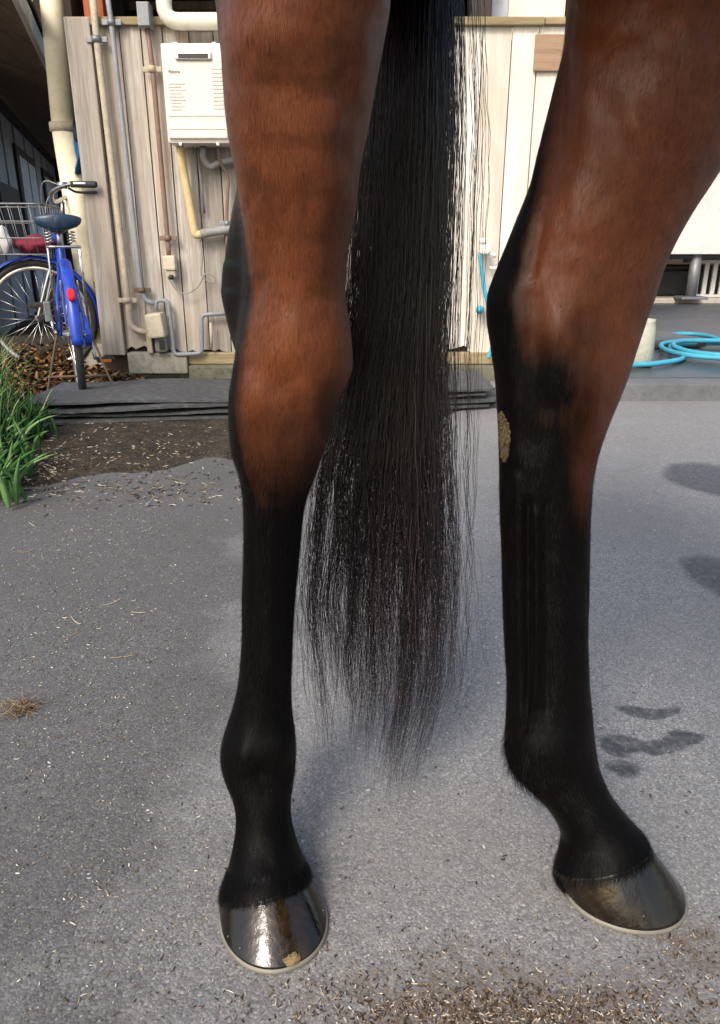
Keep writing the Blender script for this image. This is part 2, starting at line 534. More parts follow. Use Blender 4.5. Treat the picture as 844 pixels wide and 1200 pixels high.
g = link('ground', [(-80, -20, 0), (80, -20, 0), (80, 120, 0), (-80, 120, 0)], [(0, 1, 2, 3)], 'asphalt')
tag(g, kind='structure')

def vnoise(x, y, seed=0):
    """cheap smooth value noise for relief, numpy arrays"""
    r = np.random.default_rng(seed).random((64, 64))
    xi, yi = np.floor(x).astype(int), np.floor(y).astype(int)
    fx, fy = x - xi, y - yi
    fx, fy = fx * fx * (3 - 2 * fx), fy * fy * (3 - 2 * fy)
    g_ = lambda a, b: r[a % 64, b % 64]
    return (g_(xi, yi) * (1 - fx) * (1 - fy) + g_(xi + 1, yi) * fx * (1 - fy) + g_(xi, yi + 1) * (1 - fx) * fy + g_(xi + 1, yi + 1) * fx * fy)

EDGE = [gnd(*p) for p in ((-260, 612), (-60, 590), (30, 572), (150, 557), (270, 540), (420, 512), (545, 484), (640, 472))]
def soil_edge(x):
    return np.interp(x, [e.x for e in EDGE], [e.y for e in EDGE])
def soil_height(x, y):
    e = soil_edge(x) + (vnoise(x * 9, y * 0 + 3, 5) - .5) * .10 + (vnoise(x * 31, y * 0 + 7, 6) - .5) * .05
    t = y - e
    h = -.012 + .018 * smooth(-.02, .12, t) + .009 * vnoise(x * 7, y * 7, 1) * smooth(0, .2, t) + .006 * vnoise(x * 24, y * 24, 2) * smooth(0, .1, t)
    h = h * (1 - smooth(.3, 1.1, x)) - .012 * smooth(.3, 1.1, x)
    return h
nx, ny = 170, 130
xs = np.linspace(-4.6, .95, nx)
ys = np.linspace(1.75, 6.5, ny) 
ys = 1.75 + (np.linspace(0, 1, ny) ** 1.5) * 7.5
XX, YY = np.meshgrid(xs, ys)
ZZ = soil_height(XX, YY)
V = np.stack([XX.ravel(), YY.ravel(), ZZ.ravel()], 1)
Fq = [(j * nx + i, j * nx + i + 1, (j + 1) * nx + i + 1, (j + 1) * nx + i) for j in range(ny - 1) for i in range(nx - 1)]
tag(link('dirt_path', V, Fq, 'soil', None, True), kind='structure')

# raised wash slab on the right: kerb, dark floor, paler floor beyond
KY = 3.57
mb = MB()
mb.box2((.95, KY, -.05), (9.5, KY + .16, .085), .008)
tag(mb.build('kerb', 'kerb'), kind='structure')
mb = MB()
mb.box2((.95, KY + .162, -.05), (9.5, 8.8, .088), .006)
tag(mb.build('pavement', 'slab'), kind='structure')
mb = MB()
mb.box2((1.6, 8.802, -.05), (16, 17, .14), .01)
tag(mb.build('pavement_beyond', 'pale_floor'), kind='structure')

# ------------------------------------------------------------------ plank shed
shed = empty('plank_shed', (-.1, WY + .1, 0))
tag(shed, 'weathered plank shed wall with dark open top behind the horse', 'shed')
zt = W(90, 31).z
zr = W(90, 21).z
zb = W(200, 411).z
XL, XR = W(86, 100).x, 1.28
parts = []
mb = MB().box2((XL, WY - .035, zb - .02), (XL + .125, WY + .02, zr - .004), .006)
parts.append(mb.build('corner_board', 'plank'))
x = XL + .127
i = 0
while x < XR:
    w = random.choice((.105, .12, .13, .145))
    mid = x + w / 2
    dz = random.uniform(-.02, .02)
    yo = random.uniform(-.005, .005)
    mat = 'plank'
    if .28 < mid < 1.3:  # stretch behind the tail takes the paler, painted-sunlight wood
        mat = 'plank_sunlit'
    bmx = MB()
    # slightly split, uneven lower end
    n = 5
    xsb = [x + .003 + (w - .006) * k / n for k in range(n + 1)]
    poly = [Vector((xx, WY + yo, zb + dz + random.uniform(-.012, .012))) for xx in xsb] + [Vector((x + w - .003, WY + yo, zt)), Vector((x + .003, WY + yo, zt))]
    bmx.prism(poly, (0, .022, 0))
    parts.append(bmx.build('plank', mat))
    x += w
    i += 1
parts.append(MB().box2((XL + .004, WY - .03, zt), (.9, WY + .03, zr), .006).build('top_rail', 'rail_wood'))
parts.append(MB().box2((.903, WY - .028, zt + .004), (XR + .05, WY + .03, zr), .006).build('top_rail', 'rail_wood'))
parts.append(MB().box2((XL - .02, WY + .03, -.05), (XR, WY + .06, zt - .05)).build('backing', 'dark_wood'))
z1 = W(200, 426).z
parts.append(MB().box2((XL + .14, WY - .05, z1 - .05), (W(222, 430).x, WY + .03, zb - .006), .008).build('sill_block', 'concrete'))
parts.append(MB().box2((W(222, 430).x + .004, WY - .02, z1), (XR, WY + .03, zb - .008), .006).build('sill_board', 'rail_wood'))
xx = W(222, 430).x + .01
while xx < XR - .1:
    w = random.uniform(.3, .42)
    parts.append(MB().box2((xx, WY - .07, -.08), (min(xx + w, XR), WY + .03, z1 - .003), .01).build('foundation_block', 'mossy'))
    xx += w + .006
parts.append(MB().box2((XL + .02, WY - .01, -.08), (W(222, 430).x, WY + .03, z1 - .053), .01).build('foundation_block', 'mossy'))
# side wall going back, back wall, roof with fascia: an open dark room above the planks
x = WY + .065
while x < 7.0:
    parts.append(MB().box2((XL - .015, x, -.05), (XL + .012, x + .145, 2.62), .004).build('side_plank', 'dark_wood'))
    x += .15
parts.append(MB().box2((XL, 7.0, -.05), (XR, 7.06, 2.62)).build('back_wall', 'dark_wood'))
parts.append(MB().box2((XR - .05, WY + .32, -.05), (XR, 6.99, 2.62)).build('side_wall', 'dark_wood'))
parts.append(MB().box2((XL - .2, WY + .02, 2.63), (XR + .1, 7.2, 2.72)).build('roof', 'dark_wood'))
parts.append(MB().box2((W(101, 5, .12).x, WY + .07, .0), (W(124, 5, .12).x, WY + .17, 2.6), .006).build('post', 'red_post'))
parts.append(MB().box2((W(551, 5, .12).x, WY + .07, .0), (W(575, 5, .12).x, WY + .17, 2.6), .006).build('post', 'brown_frame'))
for k, z in enumerate((1.86, 2.05)):
    parts.append(MB().box2((XL + .05, WY + .7 + .3 * k, z), (.3, WY + .74 + .3 * k, z + .05), .004).build('rail', 'dark_wood'))
a, b = W(575, 5, .3), W(594, 5, .3)
parts.append(MB().box2((a.x, WY + .25, 1.5), (b.x, WY + .3, 2.6), .004).build('window_frame', 'shed_white'))
parts.append(MB().box2((b.x + .003, WY + .262, 1.5), (W(661, 5, .3).x, WY + .29, 2.6), .004).build('window_board', 'window_cream'))
parts.append(MB().box2((W(661, 5, .3).x + .003, WY + .25, 1.5), (W(676, 5, .3).x, WY + .3, 2.6), .004).build('window_frame', 'dark_wood'))
p, q = W(627, 41), W(668, 84)
parts.append(MB().box2((p.x, WY - .02, q.z), (q.x + .03, WY - .007, p.z), .003).build('patch_board', 'patch'))
hold(shed, *parts)

# ------------------------------------------------------------------ grey building down the alley on the left, with its eave
AD = Vector((-.283, .959, 0))               # the alley's direction
AL = Vector((-.959, -.283, 0))              # to its left
def A(l, s, z):
    return AL * l + AD * s + Vector((0, 0, z))
bld = empty('grey_building', A(1.045, 9, 0))
tag(bld, 'grey building with dark framed doors along the alley behind the bicycle', 'building')
parts = []
Rm = Matrix((tuple(AD), tuple(-AL), (0, 0, 1))).transposed()
def abox(l, s0, s1, z0, z1, th=.04, bev=.0):
    return MB().box(A(l, (s0 + s1) / 2, (z0 + z1) / 2), (s1 - s0, th, z1 - z0), Rm, bev)
parts.append(abox(1.10, 6.6, 22, -.05, 2.02).build('wall', 'shed_wall'))
for s in np.arange(6.7, 22, .9):
    parts.append(abox(1.075, s, s + .03, 0, 1.99, .02).build('batten', 'shed_wall'))
parts.append(abox(1.06, 6.6, 22, 1.93, 2.02, .06).build('head_beam', 'brown_frame'))
for s0 in (9.2, 11.9, 15.0):
    f = abox(1.062, s0, s0 + 1.7, .05, 1.72, .03).build('door', 'brown_frame')
    parts.append(f)
    for s1, s2 in ((s0 + .12, s0 + .8), (s0 + .9, s0 + 1.58)):
        c = abox(1.045, s1, s2, .15, 1.62, .02).build('panel', 'shed_white')
        c.parent = f
parts.append(abox(1.055, 7.6, 8.9, .7, 1.25, .03).build('window', 'brown_frame'))
# eave: rafters and soffit boards sloping down towards the alley, white fascia gutter
for s in np.arange(4.2, 21, 1.2):
    v = [A(1.12, s, 2.06), A(1.12, s + 1.19, 2.06), A(.43, s + 1.19, 1.86), A(.43, s, 1.86)]
    mbx = MB().prism(v, (0, 0, .02))
    parts.append(mbx.build('soffit_board', 'soffit'))
gt = MB()
for s0 in np.arange(4.2, 21, 3.0):
    parts.append(abox(.405, s0, s0 + 2.99, 1.80, 1.92, .03, .004).build('gutter', 'gutter'))
parts.append(MB().prism([A(1.4, 4.2, 2.2), A(1.4, 21, 2.2), A(.38, 21, 1.94), A(.38, 4.2, 1.94)], (0, 0, .03)).build('roof', 'dark_wood'))
hold(bld, *parts)
# closing wall far down the alley
mb = MB().box(A(-.2, 14.0, 2.4), (.1, 2.5, 5.0), Rm)
tag(mb.build('alley_end_wall', 'dark_wood'), 'dark timber wall closing the far end of the alley', 'wall')
# strip lamp (unlit tube) under the eave
lamp = empty('strip_lamp', A(.75, 7, 1.93))
tag(lamp, 'grey unlit strip tube slung under the brown eave', 'lamp')
p0, p1 = at(8, 2, 5.6), at(50, 72, 7.3)
t1 = MB().tube([p0.lerp(p1, k / 8) for k in range(9)], .022, 10).build('tube', 'grey_pipe')
hold(lamp, t1)
for k in (.25, .5, .78):
    c = p0.lerp(p1, k)
    dd = (p1 - p0).normalized() * .02
    hold(lamp, MB().tube([c - dd, c + dd], .028, 10).build('clip', 'black_plastic'))
# ------------------------------------------------------------------ pipes and fittings on the plank wall
def pipe_thing(name, label, cat_, pts, r, mat, clamps=(), base=None, rnd=.05, group=None):
    pts = [Vector(p) for p in pts]
    low = min(pts, key=lambda p: p.z)
    root = empty(name, low)
    tag(root, label, cat_, group)
    o = MB().tube(elbow(pts, rnd), r, 12).build('pipe', mat)
    hold(root, o)
    for c, cm in clamps:
        c = Vector(c)
        k = MB().tube([c - Vector((0, 0, .014)), c + Vector((0, 0, .014))], r + .006, 12)
        k.box(c + Vector((0, r * .6, 0)), (r * 2 + .07, .012, .024), None, .003)
        hold(root, k.build('clamp', cm))
    return root
# thick cream downpipe
pb, pt = at(116, 405, 4.45), at(52, -40, 4.75)
dp = empty('downpipe', pb)
tag(dp, 'thick cream downpipe standing beside the blue bicycle', 'pipe')
seg = [pt, at(61, 0, 4.72), at(75, 150, 4.62), pb]
hold(dp, MB().tube([seg[0], seg[1], seg[2]], .064, 24).build('upper_pipe', 'cream_pipe'),
     MB().tube([seg[2], pb], .067, 24).build('lower_pipe', 'cream_pipe'),
     MB().tube([seg[2] - Vector((0, 0, .02)), seg[2] + Vector((0, 0, .025))], .077, 24).box(seg[2] + Vector((.02, .1, 0)), (.05, .12, .03), None, .003).build('bracket', 'beige_pipe'),
     MB().box(pb + Vector((0, 0, -.08)), (.16, .16, .2), None, .012).build('base_block', 'concrete'))
y1 = -.07
P_ = lambda px, py, d=-.05: W(px, py, d)
pipe_thing('beige_conduit', 'beige conduit running down the planks, nearest the corner board', 'pipe',
           [P_(107, -20), P_(114, 50), P_(150, 350), P_(153, 385), P_(176, 391)], .017, 'beige_pipe',
           [(P_(113, 46), 'steel'), (P_(149, 352), 'beige_pipe')])
pipe_thing('grey_conduit', 'thin blue-grey conduit running down the middle of the planks', 'pipe',
           [P_(124, -20), P_(131, 30), P_(165, 335), P_(170, 352), P_(182, 356)], .0125, 'grey_pipe',
           [(P_(130.5, 26), 'steel'), (P_(166, 340), 'rust')])
pipe_thing('brown_conduit', 'brown conduit dropping from a grey box to a small socket', 'pipe',
           [P_(172, 28), P_(179, 80), P_(197, 284), P_(198, 300)], .0125, 'brown_pipe',
           [(P_(178, 81), 'beige_pipe'), (P_(196.5, 279), 'brown_pipe')])
bx = empty('junction_box', P_(171, 30)); tag(bx, 'small grey junction box at the top of the brown conduit', 'box')
c = P_(170.5, 19)
hold(bx, MB().box(c, (.062, .07, .105), None, .008).build('body', 'grey_pipe'), MB().box(c + Vector((0, -.041, 0)), (.056, .01, .098), None, .003).build('lid', 'grey_pipe'))
so = empty('wall_socket', P_(199, 316)); tag(so, 'small beige outdoor socket on the planks under the brown conduit', 'socket')
c = P_(199.5, 308)
hold(so, MB().box(c, (.065, .06, .075), None, .01).build('cover', 'box_beige'), MB().box(c + Vector((.003, .005, -.055)), (.05, .05, .035), None, .006).build('plug_shroud', 'beige_pipe'),
     MB().tube([c + Vector((.005, -.022, -.06)), c + Vector((.005, -.022, -.085))], .012, 10).build('plug', 'grille'))
cord = curve_pts([P_(196, 322), P_(205, 338), P_(218, 344), P_(232, 336), P_(240, 322), P_(248, 322), P_(252, 330), P_(246, 331), P_(236, 322), P_(237, 305), P_(236, 280)], 6)
tag(MB().tube(cord, .0035, 6).build('loose_cord', 'lagging'), 'thin grey cord looped on the planks beside the socket', 'cord')
# meter box low on the wall with its looped pipe
mt = empty('meter_box', P_(184, 410)); tag(mt, 'beige meter box low on the plank wall with pipes entering', 'box')
c = P_(184, 381, -.07)
hold(mt, MB().box(c, (.09, .11, .13), Matrix.Rotation(R(-6), 3, 'Y'), .012).build('cover', 'box_beige'),
     MB().box(P_(176, 395, -.04), (.03, .06, .17), None, .006).build('backplate', 'beige_pipe'),
     MB().box(P_(190, 402, -.05), (.065, .08, .09), None, .012).build('socket_hood', 'lagging'),
     MB().box(P_(190, 404, -.095), (.03, .012, .05), None, .004).build('socket_face', 'grille'))
pipe_thing('looped_pipe', 'pale grey pipe bent in a U beside the meter box', 'pipe',
           [P_(183, 364), P_(183, 352), P_(197, 352), P_(201, 385), P_(204, 416), P_(237, 414), P_(236, 369), P_(266, 367)], .0115, 'grey_pipe', rnd=.03)
for px, a_, b_ in ((247, 378, 409),):
    pipe_thing('stub_pipe', 'short grey pipe stub rising from the sill by the U-bent pipe', 'pipe', [P_(px, a_), P_(px + 1, b_)], .008, 'beige_pipe')
# water heater
HX0, HX1 = W(191, 110, -.22).x, W(266, 110, -.22).x
HZ1, HZ0 = W(225, 50, -.2).z, W(225, 168, -.2).z
hc = Vector(((HX0 + HX1) / 2, WY - .115, (HZ0 + HZ1) / 2))
hw, hh = HX1 - HX0, HZ1 - HZ0
wh = empty('water_heater', (hc.x, WY, HZ0)); tag(wh, 'white wall-mounted gas water heater with a chrome flue slot', 'water heater')
yf = WY - .2
hold(wh, MB().box(hc, (hw, .17, hh), None, .012).build('casing', 'heater'),
     MB().box(hc + Vector((0, -.09, .004)), (hw - .016, .02, hh - .03), None, .008).build('front_cover', 'heater'))
fy = hc.y - .101
s = hh / .45
fl = MB().box((hc.x + .005, fy - .004, HZ1 - .062 * s), (hw * .56, .014, .036 * s), None, .006).build('flue_surround', 'chrome')
hold(wh, fl)
hold(wh, MB().box((hc.x + .005, fy - .012, HZ1 - .062 * s), (hw * .46, .006, .02 * s), None, .002).build('flue_slot', 'grille'))
for z, m_ in ((.325, .004), (.385, .003)):
    hold(wh, MB().box((hc.x, fy - .0005, HZ1 - z * s), (hw * .88, .003, m_), None, .0008).build('seam', 'heater_grey'))
for k in range(11):
    hold(wh, MB().box((hc.x + hw * .36, fy - .0006, HZ1 - (.115 + .0175 * k) * s), (hw * .16, .0016, .0095 * s)).build('notice_line', 'heater_grey'))
for k in range(9):
    w = hw * random.choice((.18, .22, .25))
    hold(wh, MB().box((HX0 + hw * .1 + w / 2, fy - .0006, HZ1 - (.18 + .0145 * k) * s), (w, .0016, .007 * s)).build('notice_line', 'heater_grey'))
tx = bpy.data.curves.new('lettering', 'FONT')
tx.body = 'Paloma'; tx.size = .02 * s; tx.extrude = .0004
tx.materials.append(M['ink'])
tob = bpy.data.objects.new('lettering_curve', tx); C.objects.link(tob)
to = bpy.data.objects.new('lettering', bpy.data.meshes.new_from_object(tob)); C.objects.link(to)
bpy.data.objects.remove(tob)
to.location = (HX0 + hw * .11, fy - .0012, HZ1 - .135 * s); to.rotation_euler = (R(90), 0, 0)
hold(wh, to)
for dx in (-.3, .3):
    hold(wh, MB().box((hc.x + dx * hw, WY - .1, HZ1 + .008), (.02, .1, .014), None, .003).build('mount_tab', 'heater'))
    hold(wh, MB().box((hc.x + dx * hw, fy + .03, HZ0 - .004), (.016, .03, .016), None, .003).build('latch', 'chrome'))
pipe_thing('yellowed_pipe', 'thick yellowed pipe bending below the white water heater', 'pipe',
           [P_(211, 172, -.1), P_(216, 205, -.07), P_(229, 276, -.06), P_(238, 274, -.06)], .021, 'yellow_pipe', rnd=.04)
pipe_thing('lagged_pipe', 'grey lagged pipe running sideways towards the horse from the yellowed pipe', 'pipe',
           [P_(236, 274, -.06), P_(258, 270, -.06), P_(300, 266, -.06), P_(420, 262, -.06)], .023, 'lagging')
pipe_thing('curled_pipe', 'dark lagged pipe curling under the water heater', 'pipe',
           [P_(238, 172, -.1), P_(238, 186, -.07), P_(246, 197, -.06), P_(258, 190, -.06), P_(275, 187, -.06), P_(330, 187, -.05)], .017, 'lagging', rnd=.05)
pipe_thing('feed_pipe', 'thin bronze feed pipe with a valve below the heater', 'pipe',
           [P_(256, 172, -.1), P_(257, 190, -.08), P_(268, 205, -.05), P_(266, 245, -.05), P_(266, 300, -.05), P_(266, 330, -.05)], .008, 'brown_pipe',
           [(P_(266, 262, -.06), 'steel')])
for px in (226, 231):
    pipe_thing('drain_pipe', 'thin drain pipe under the heater, %s' % ('nearer the yellowed pipe' if px == 226 else 'nearer the curled pipe'), 'pipe',
               [P_(px, 172, -.06), P_(px + 9, 250, -.03)], .005, 'lagging')
# thick white pipe along the top
pipe_thing('white_pipe', 'thick white pipe elbow above the water heater', 'pipe',
           [P_(190, -60, -.09), P_(193, 25, -.09), P_(300, 25, -.09), P_(430, 22, -.09)], .037, 'white_pipe', rnd=.07)
# thin vertical pipes in the gap by the downpipe
for k, (x0, x1) in enumerate(((98, 112), (104, 119))):
    pipe_thing('gap_pipe', 'grey pipe in the gap beside the cream downpipe, %s' % ('closer to the downpipe' if k == 0 else 'closer to the plank corner'), 'pipe',
               [at(x0 - 2, 180, 4.75), at(x1 + 3, 395, 4.7)], .02, 'grey_pipe', [(at((x0 + x1) / 2, 270, 4.73), 'black_plastic'), (at((x0 + x1) / 2 + 4, 320, 4.72), 'black_plastic')])
pipe_thing('leaning_rod', 'black rod leaning behind the bicycle against the plank corner', 'rod', [at(97, 312, 4.5), at(124, 352, 4.42), at(134, 405, 4.42)], .011, 'black_plastic')
# hanging cloths
def cloth(name, label, rows, Y, mat, th=.03):
    nn = 14
    V, Fs = [], []
    for r_i, (py, xl, xr) in enumerate(rows):
        for k in range(nn):
            a = 2 * math.pi * k / nn
            px = (xl + xr) / 2 + (xr - xl) / 2 * math.cos(a)
            p = at(px, py, Y)
            p.y += math.sin(a) * th * (1 + .5 * math.sin(3 * a + r_i * 1.3))
            V.append(p)
    m_ = len(rows)
    for r_i in range(m_ - 1):
        for k in range(nn):
            k2 = (k + 1) % nn
            Fs.append((r_i * nn + k, r_i * nn + k2, (r_i + 1) * nn + k2, (r_i + 1) * nn + k))
    Fs += [tuple(range(nn)), tuple((m_ - 1) * nn + k for k in range(nn))]
    o = link(name, V, Fs, mat, None, True)
    return o
o = cloth('blue_glove', 'x', [(148, 88, 92), (156, 86, 97), (168, 87, 98), (178, 89, 97), (188, 91, 96), (197, 89, 95), (204, 89, 94)], 4.55, 'blue_cloth')
tag(o, 'blue work cloth hanging in the gap next to the cream downpipe', 'cloth')
o = cloth('dark_glove', 'x', [(143, 86, 93), (150, 85, 96), (160, 87, 96), (166, 89, 95)], 4.45, 'dark_cloth')
tag(o, 'charcoal cloth hung over the top of the blue cloth', 'cloth')

# tap and short blue hose on the pale planks
tp = empty('wall_tap', P_(568, 300)); tag(tp, 'white tap on the pale planks between tail and hind leg', 'tap')
c = W(567, 292, -.06)
hold(tp, MB().box(c, (.055, .09, .05), None, .014).build('body', 'tap'),
     MB().tube([c + Vector((.03, -.01, -.02)), c + Vector((.065, -.01, -.035))], .012, 10).build('spout', 'tap'),
     MB().tube([c + Vector((-.01, -.02, .025)), c + Vector((-.01, -.02, .055))], .02, 10).build('knob', 'tap'))
hp = curve_pts([W(562, 298, -.09), W(565, 318, -.1), W(568, 340, -.09), W(574, 368, -.08), W(578, 400, -.08), W(572, 420, -.08)], 6)
tag(MB().tube(hp, .011, 10).build('tap_hose', 'hose'), 'light blue hose hanging from the white tap', 'hose')
hp = MB().tube([W(562, 363, -.08), W(563, 363, -.02)], .022, 12).tube([W(562, 363, -.085), W(562, 363, -.09)], .016, 12)
tag(hp.build('hose_plug', 'hose'), 'round blue hose fitting on the planks below the tap', 'fitting')
o = MB().tube([W(574, 314, -.04), W(590, 314, -.04), W(592, 309, -.04)], .008, 8).build('wall_hook', 'tap')
tag(o, 'small white hook on the planks just below the tap', 'hook')

# ------------------------------------------------------------------ stacked rubber mats
def mat_thing(k, label):
    z = .014 + k * .0245
    nx_, ny_ = 60, 10
    lx = (-1.36, -1.30, -1.33, -1.42)[k]
    rx = (.60, .66, .58, .62)[k]
    V, top = [], []
    rr = np.random.default_rng(40 + k)
    y0s = np.interp(np.linspace(0, 1, nx_), [0, .25, .5, .8, 1], [2.98 + .006 * k, 3.07, 3.15, 3.27, 3.36]) + (rr.random(nx_) - .5) * .006 + (0, .03, .008, .02)[k] + .012 * np.sin(np.linspace(0, 1, nx_) * (7 + 3 * k) + k)
    for side in (0, 1):
        for i in range(nx_):
            x_ = lx + (rx - lx) * i / (nx_ - 1)
            for j in range(ny_):
                t = j / (ny_ - 1)
                y_ = y0s[i] + (.50 + .03 * math.sin(i * .3 + k)) * t
                w_ = (.0034 * math.sin(x_ * 4.3 + k * 2.1) + .0022 * math.sin(x_ * 9.7 + k * 1.7) + .0010 * math.sin(x_ * 23 + k * 4)) * (k > 0) + (.003 * math.sin(x_ * 4 + 1) if k == 3 else 0)
                edge = -.004 if j == 0 else 0
                V.append((x_, y_, z + w_ + (.0135 + edge if side else 0.0)))
    N = nx_ * ny_
    Fs = []
    for i in range(nx_ - 1):
        for j in range(ny_ - 1):
            a = i * ny_ + j
            Fs.append((N + a, N + a + ny_, N + a + ny_ + 1, N + a + 1))
            Fs.append((a, a + 1, a + ny_ + 1, a + ny_))
        Fs.append((i * ny_, (i + 1) * ny_, N + (i + 1) * ny_, N + i * ny_))
        a, b = i * ny_ + ny_ - 1, (i + 1) * ny_ + ny_ - 1
        Fs.append((b, a, N + a, N + b))
    for i in (0, nx_ - 1):
        for j in range(ny_ - 1):
            a = i * ny_ + j
            Fs.append((a, N + a, N + a + 1, a + 1) if i == 0 else (a, a + 1, N + a + 1, N + a))
    o = link('rubber_mat', V, Fs, 'mat')
    tag(o, label, 'mat', 'rubber mats piled in front of the plank wall')
for k, l in enumerate(('grey rubber mat lying lowest in the pile before the plank wall', 'grey rubber mat second from the bottom of the pile',
                       'grey rubber mat just under the top one of the pile', 'scuffed grey rubber mat lying on top of the pile')):
    mat_thing(k, l)

# ------------------------------------------------------------------ wash slab things on the right
SZ = .09
hz = SZ + .02
ctrl = [gnd(*p, hz) for p in ((700, 436), (742, 428), (770, 426), (800, 420), (799, 410), (784, 402), (772, 398), (774, 394), (800, 391), (826, 393), (850, 399), (900, 405))]
ctrl[4].z += .0
tag(MB().tube(curve_pts(ctrl, 8), .0145, 10).build('garden_hose', 'hose'), 'light blue hose looping across the dark wet slab', 'hose')
c0 = gnd(880, 414, hz)
cc = []
for k in range(56):
    a = k / 56 * 2 * math.pi * 3.0
    rr_ = .40 + .05 * k / 56 + .05 * math.sin(a * .7 + 1)
    cc.append(c0 + Vector((math.cos(a) * rr_ * 1.1, math.sin(a) * rr_ * .95, .012 + .012 * (k // 19) + .006 * math.sin(a * 3))))
tag(MB().tube(curve_pts(cc, 3), .0145, 10).build('coiled_hose', 'hose'), 'coil of light blue hose on the slab at the frame edge', 'hose')
mb = MB()
c = gnd(749, 428, SZ)
prof = [(.0, .001), (.062, .001), (.07, .01), (.064, .2), (.056, .235), (.058, .25), (.05, .25), (.046, .02), (0, .02)]
nn = 20
V = [(c.x + r_ * math.cos(2 * math.pi * k / nn), c.y + r_ * math.sin(2 * math.pi * k / nn), c.z + z_) for r_, z_ in prof for k in range(nn)]
Fs = [(i * nn + k, i * nn + (k + 1) % nn, (i + 1) * nn + (k + 1) % nn, (i + 1) * nn + k) for i in range(len(prof) - 1) for k in range(nn)]
tag(link('plastic_tub', V, Fs, 'bucket', None, True), 'pale tall plastic tub standing on the slab against the hind leg', 'tub')
mb = MB().box(gnd(772, 408, SZ) + Vector((0, .2, .03)), (.55, .5, .055), Matrix.Rotation(R(12), 3, 'Z'), .02)
tag(mb.build('dark_pad', 'slab'), 'dark flat pad on the slab inside the hose loop', 'pad')
# white trailer body
TY = 8.6
tr = empty('white_trailer', at(812, 330, TY)); tag(tr, 'white panelled trailer body on a steel stand beyond the slab', 'trailer')
zb_, zt_ = at(800, 298, TY).z, at(840, 200, TY).z
hold(tr, MB().box2((2.6, TY, zb_), (7.5, TY + .06, zt_), .01).build('side_panel', 'trailer'),
     MB().box2((2.6, TY + .061, zb_), (2.66, TY + 2.0, zt_), .01).build('end_panel', 'trailer'),
     MB().box2((2.7, TY + .07, zb_ - .05), (7.5, TY + 2.0, zb_ + .02), .01).build('floor', 'black_plastic'),
     MB().box2((2.58, TY - .03, zt_), (7.5, TY + .09, zt_ + .05), .012).build('top_rail', 'steel'))
lx = at(812, 330, TY + .1)
hold(tr, MB().tube([(lx.x, TY + .1, .16), (lx.x, TY + .1, zb_)], .06, 12).build('stand_leg', 'steel'),
     MB().box((lx.x, TY + .1, .155), (.3, .25, .03), None, .006).build('stand_foot', 'steel'))
for dx in (1.6, 2.4):
    wh_ = MB()
    cy, cz, rr_ = TY + .25, .36, .22
    pr = [(.1, -.1), (rr_ - .02, -.1), (rr_, -.07), (rr_, .07), (rr_ - .02, .1), (.1, .1)]
    nn = 24
    V = [(lx.x + dx + r_ * math.cos(2 * math.pi * k / nn), cy + w_, cz + r_ * math.sin(2 * math.pi * k / nn)) for r_, w_ in pr for k in range(nn)]
    Fs = [(i * nn + k, i * nn + (k + 1) % nn, ((i + 1) % len(pr)) * nn + (k + 1) % nn, ((i + 1) % len(pr)) * nn + k) for i in range(len(pr)) for k in range(nn)]
    wh_.add(V, Fs, True)
    hold(tr, wh_.build('wheel', 'black_rubber'))
def crate(px, py, Y, w, d, h, mat, label, slots=5):
    c = at(px, py, Y); c.z = .14
    root = empty('plastic_crate', c); tag(root, label, 'crate')
    b = MB().box2(c + Vector((-w / 2, -d / 2, .002)), c + Vector((w / 2, d / 2, .03)), .004)
    hold(root, b.build('base', mat))
    for k in range(slots + 1):
        xx_ = -w / 2 + w * k / slots
        hold(root, MB().box2(c + Vector((xx_ - .025, -d / 2, .03)), c + Vector((xx_ + .025, -d / 2 + .03, h - .04)), .003).build('slat', mat))
    hold(root, MB().box2(c + Vector((-w / 2 - .03, -d / 2 - .004, h - .04)), c + Vector((w / 2 + .03, d / 2, h)), .006).build('rim', mat))
crate(832, 333, TY + .6, .5, .4, .42, 'trailer', 'white slatted crate under the trailer')
c = at(792, 333, TY + .9); c.z = .14
sb = empty('storage_box', c); tag(sb, 'black lidded storage box under the trailer beside the stand', 'box')
hold(sb, MB().box2(c + Vector((-.5, -.3, .002)), c + Vector((.42, .3, .3)), .02).build('bin', 'black_plastic'),
     MB().box2(c + Vector((-.52, -.32, .302)), c + Vector((.44, .32, .35)), .015).build('lid', 'black_plastic'))
# dark store wall closing the view beyond the trailer
mb = MB().box2((2.0, 13.0, 0), (14, 13.15, 3.0))
tag(mb.build('store_wall', 'dark_wood'), 'dark store wall beyond the white trailer', 'wall')
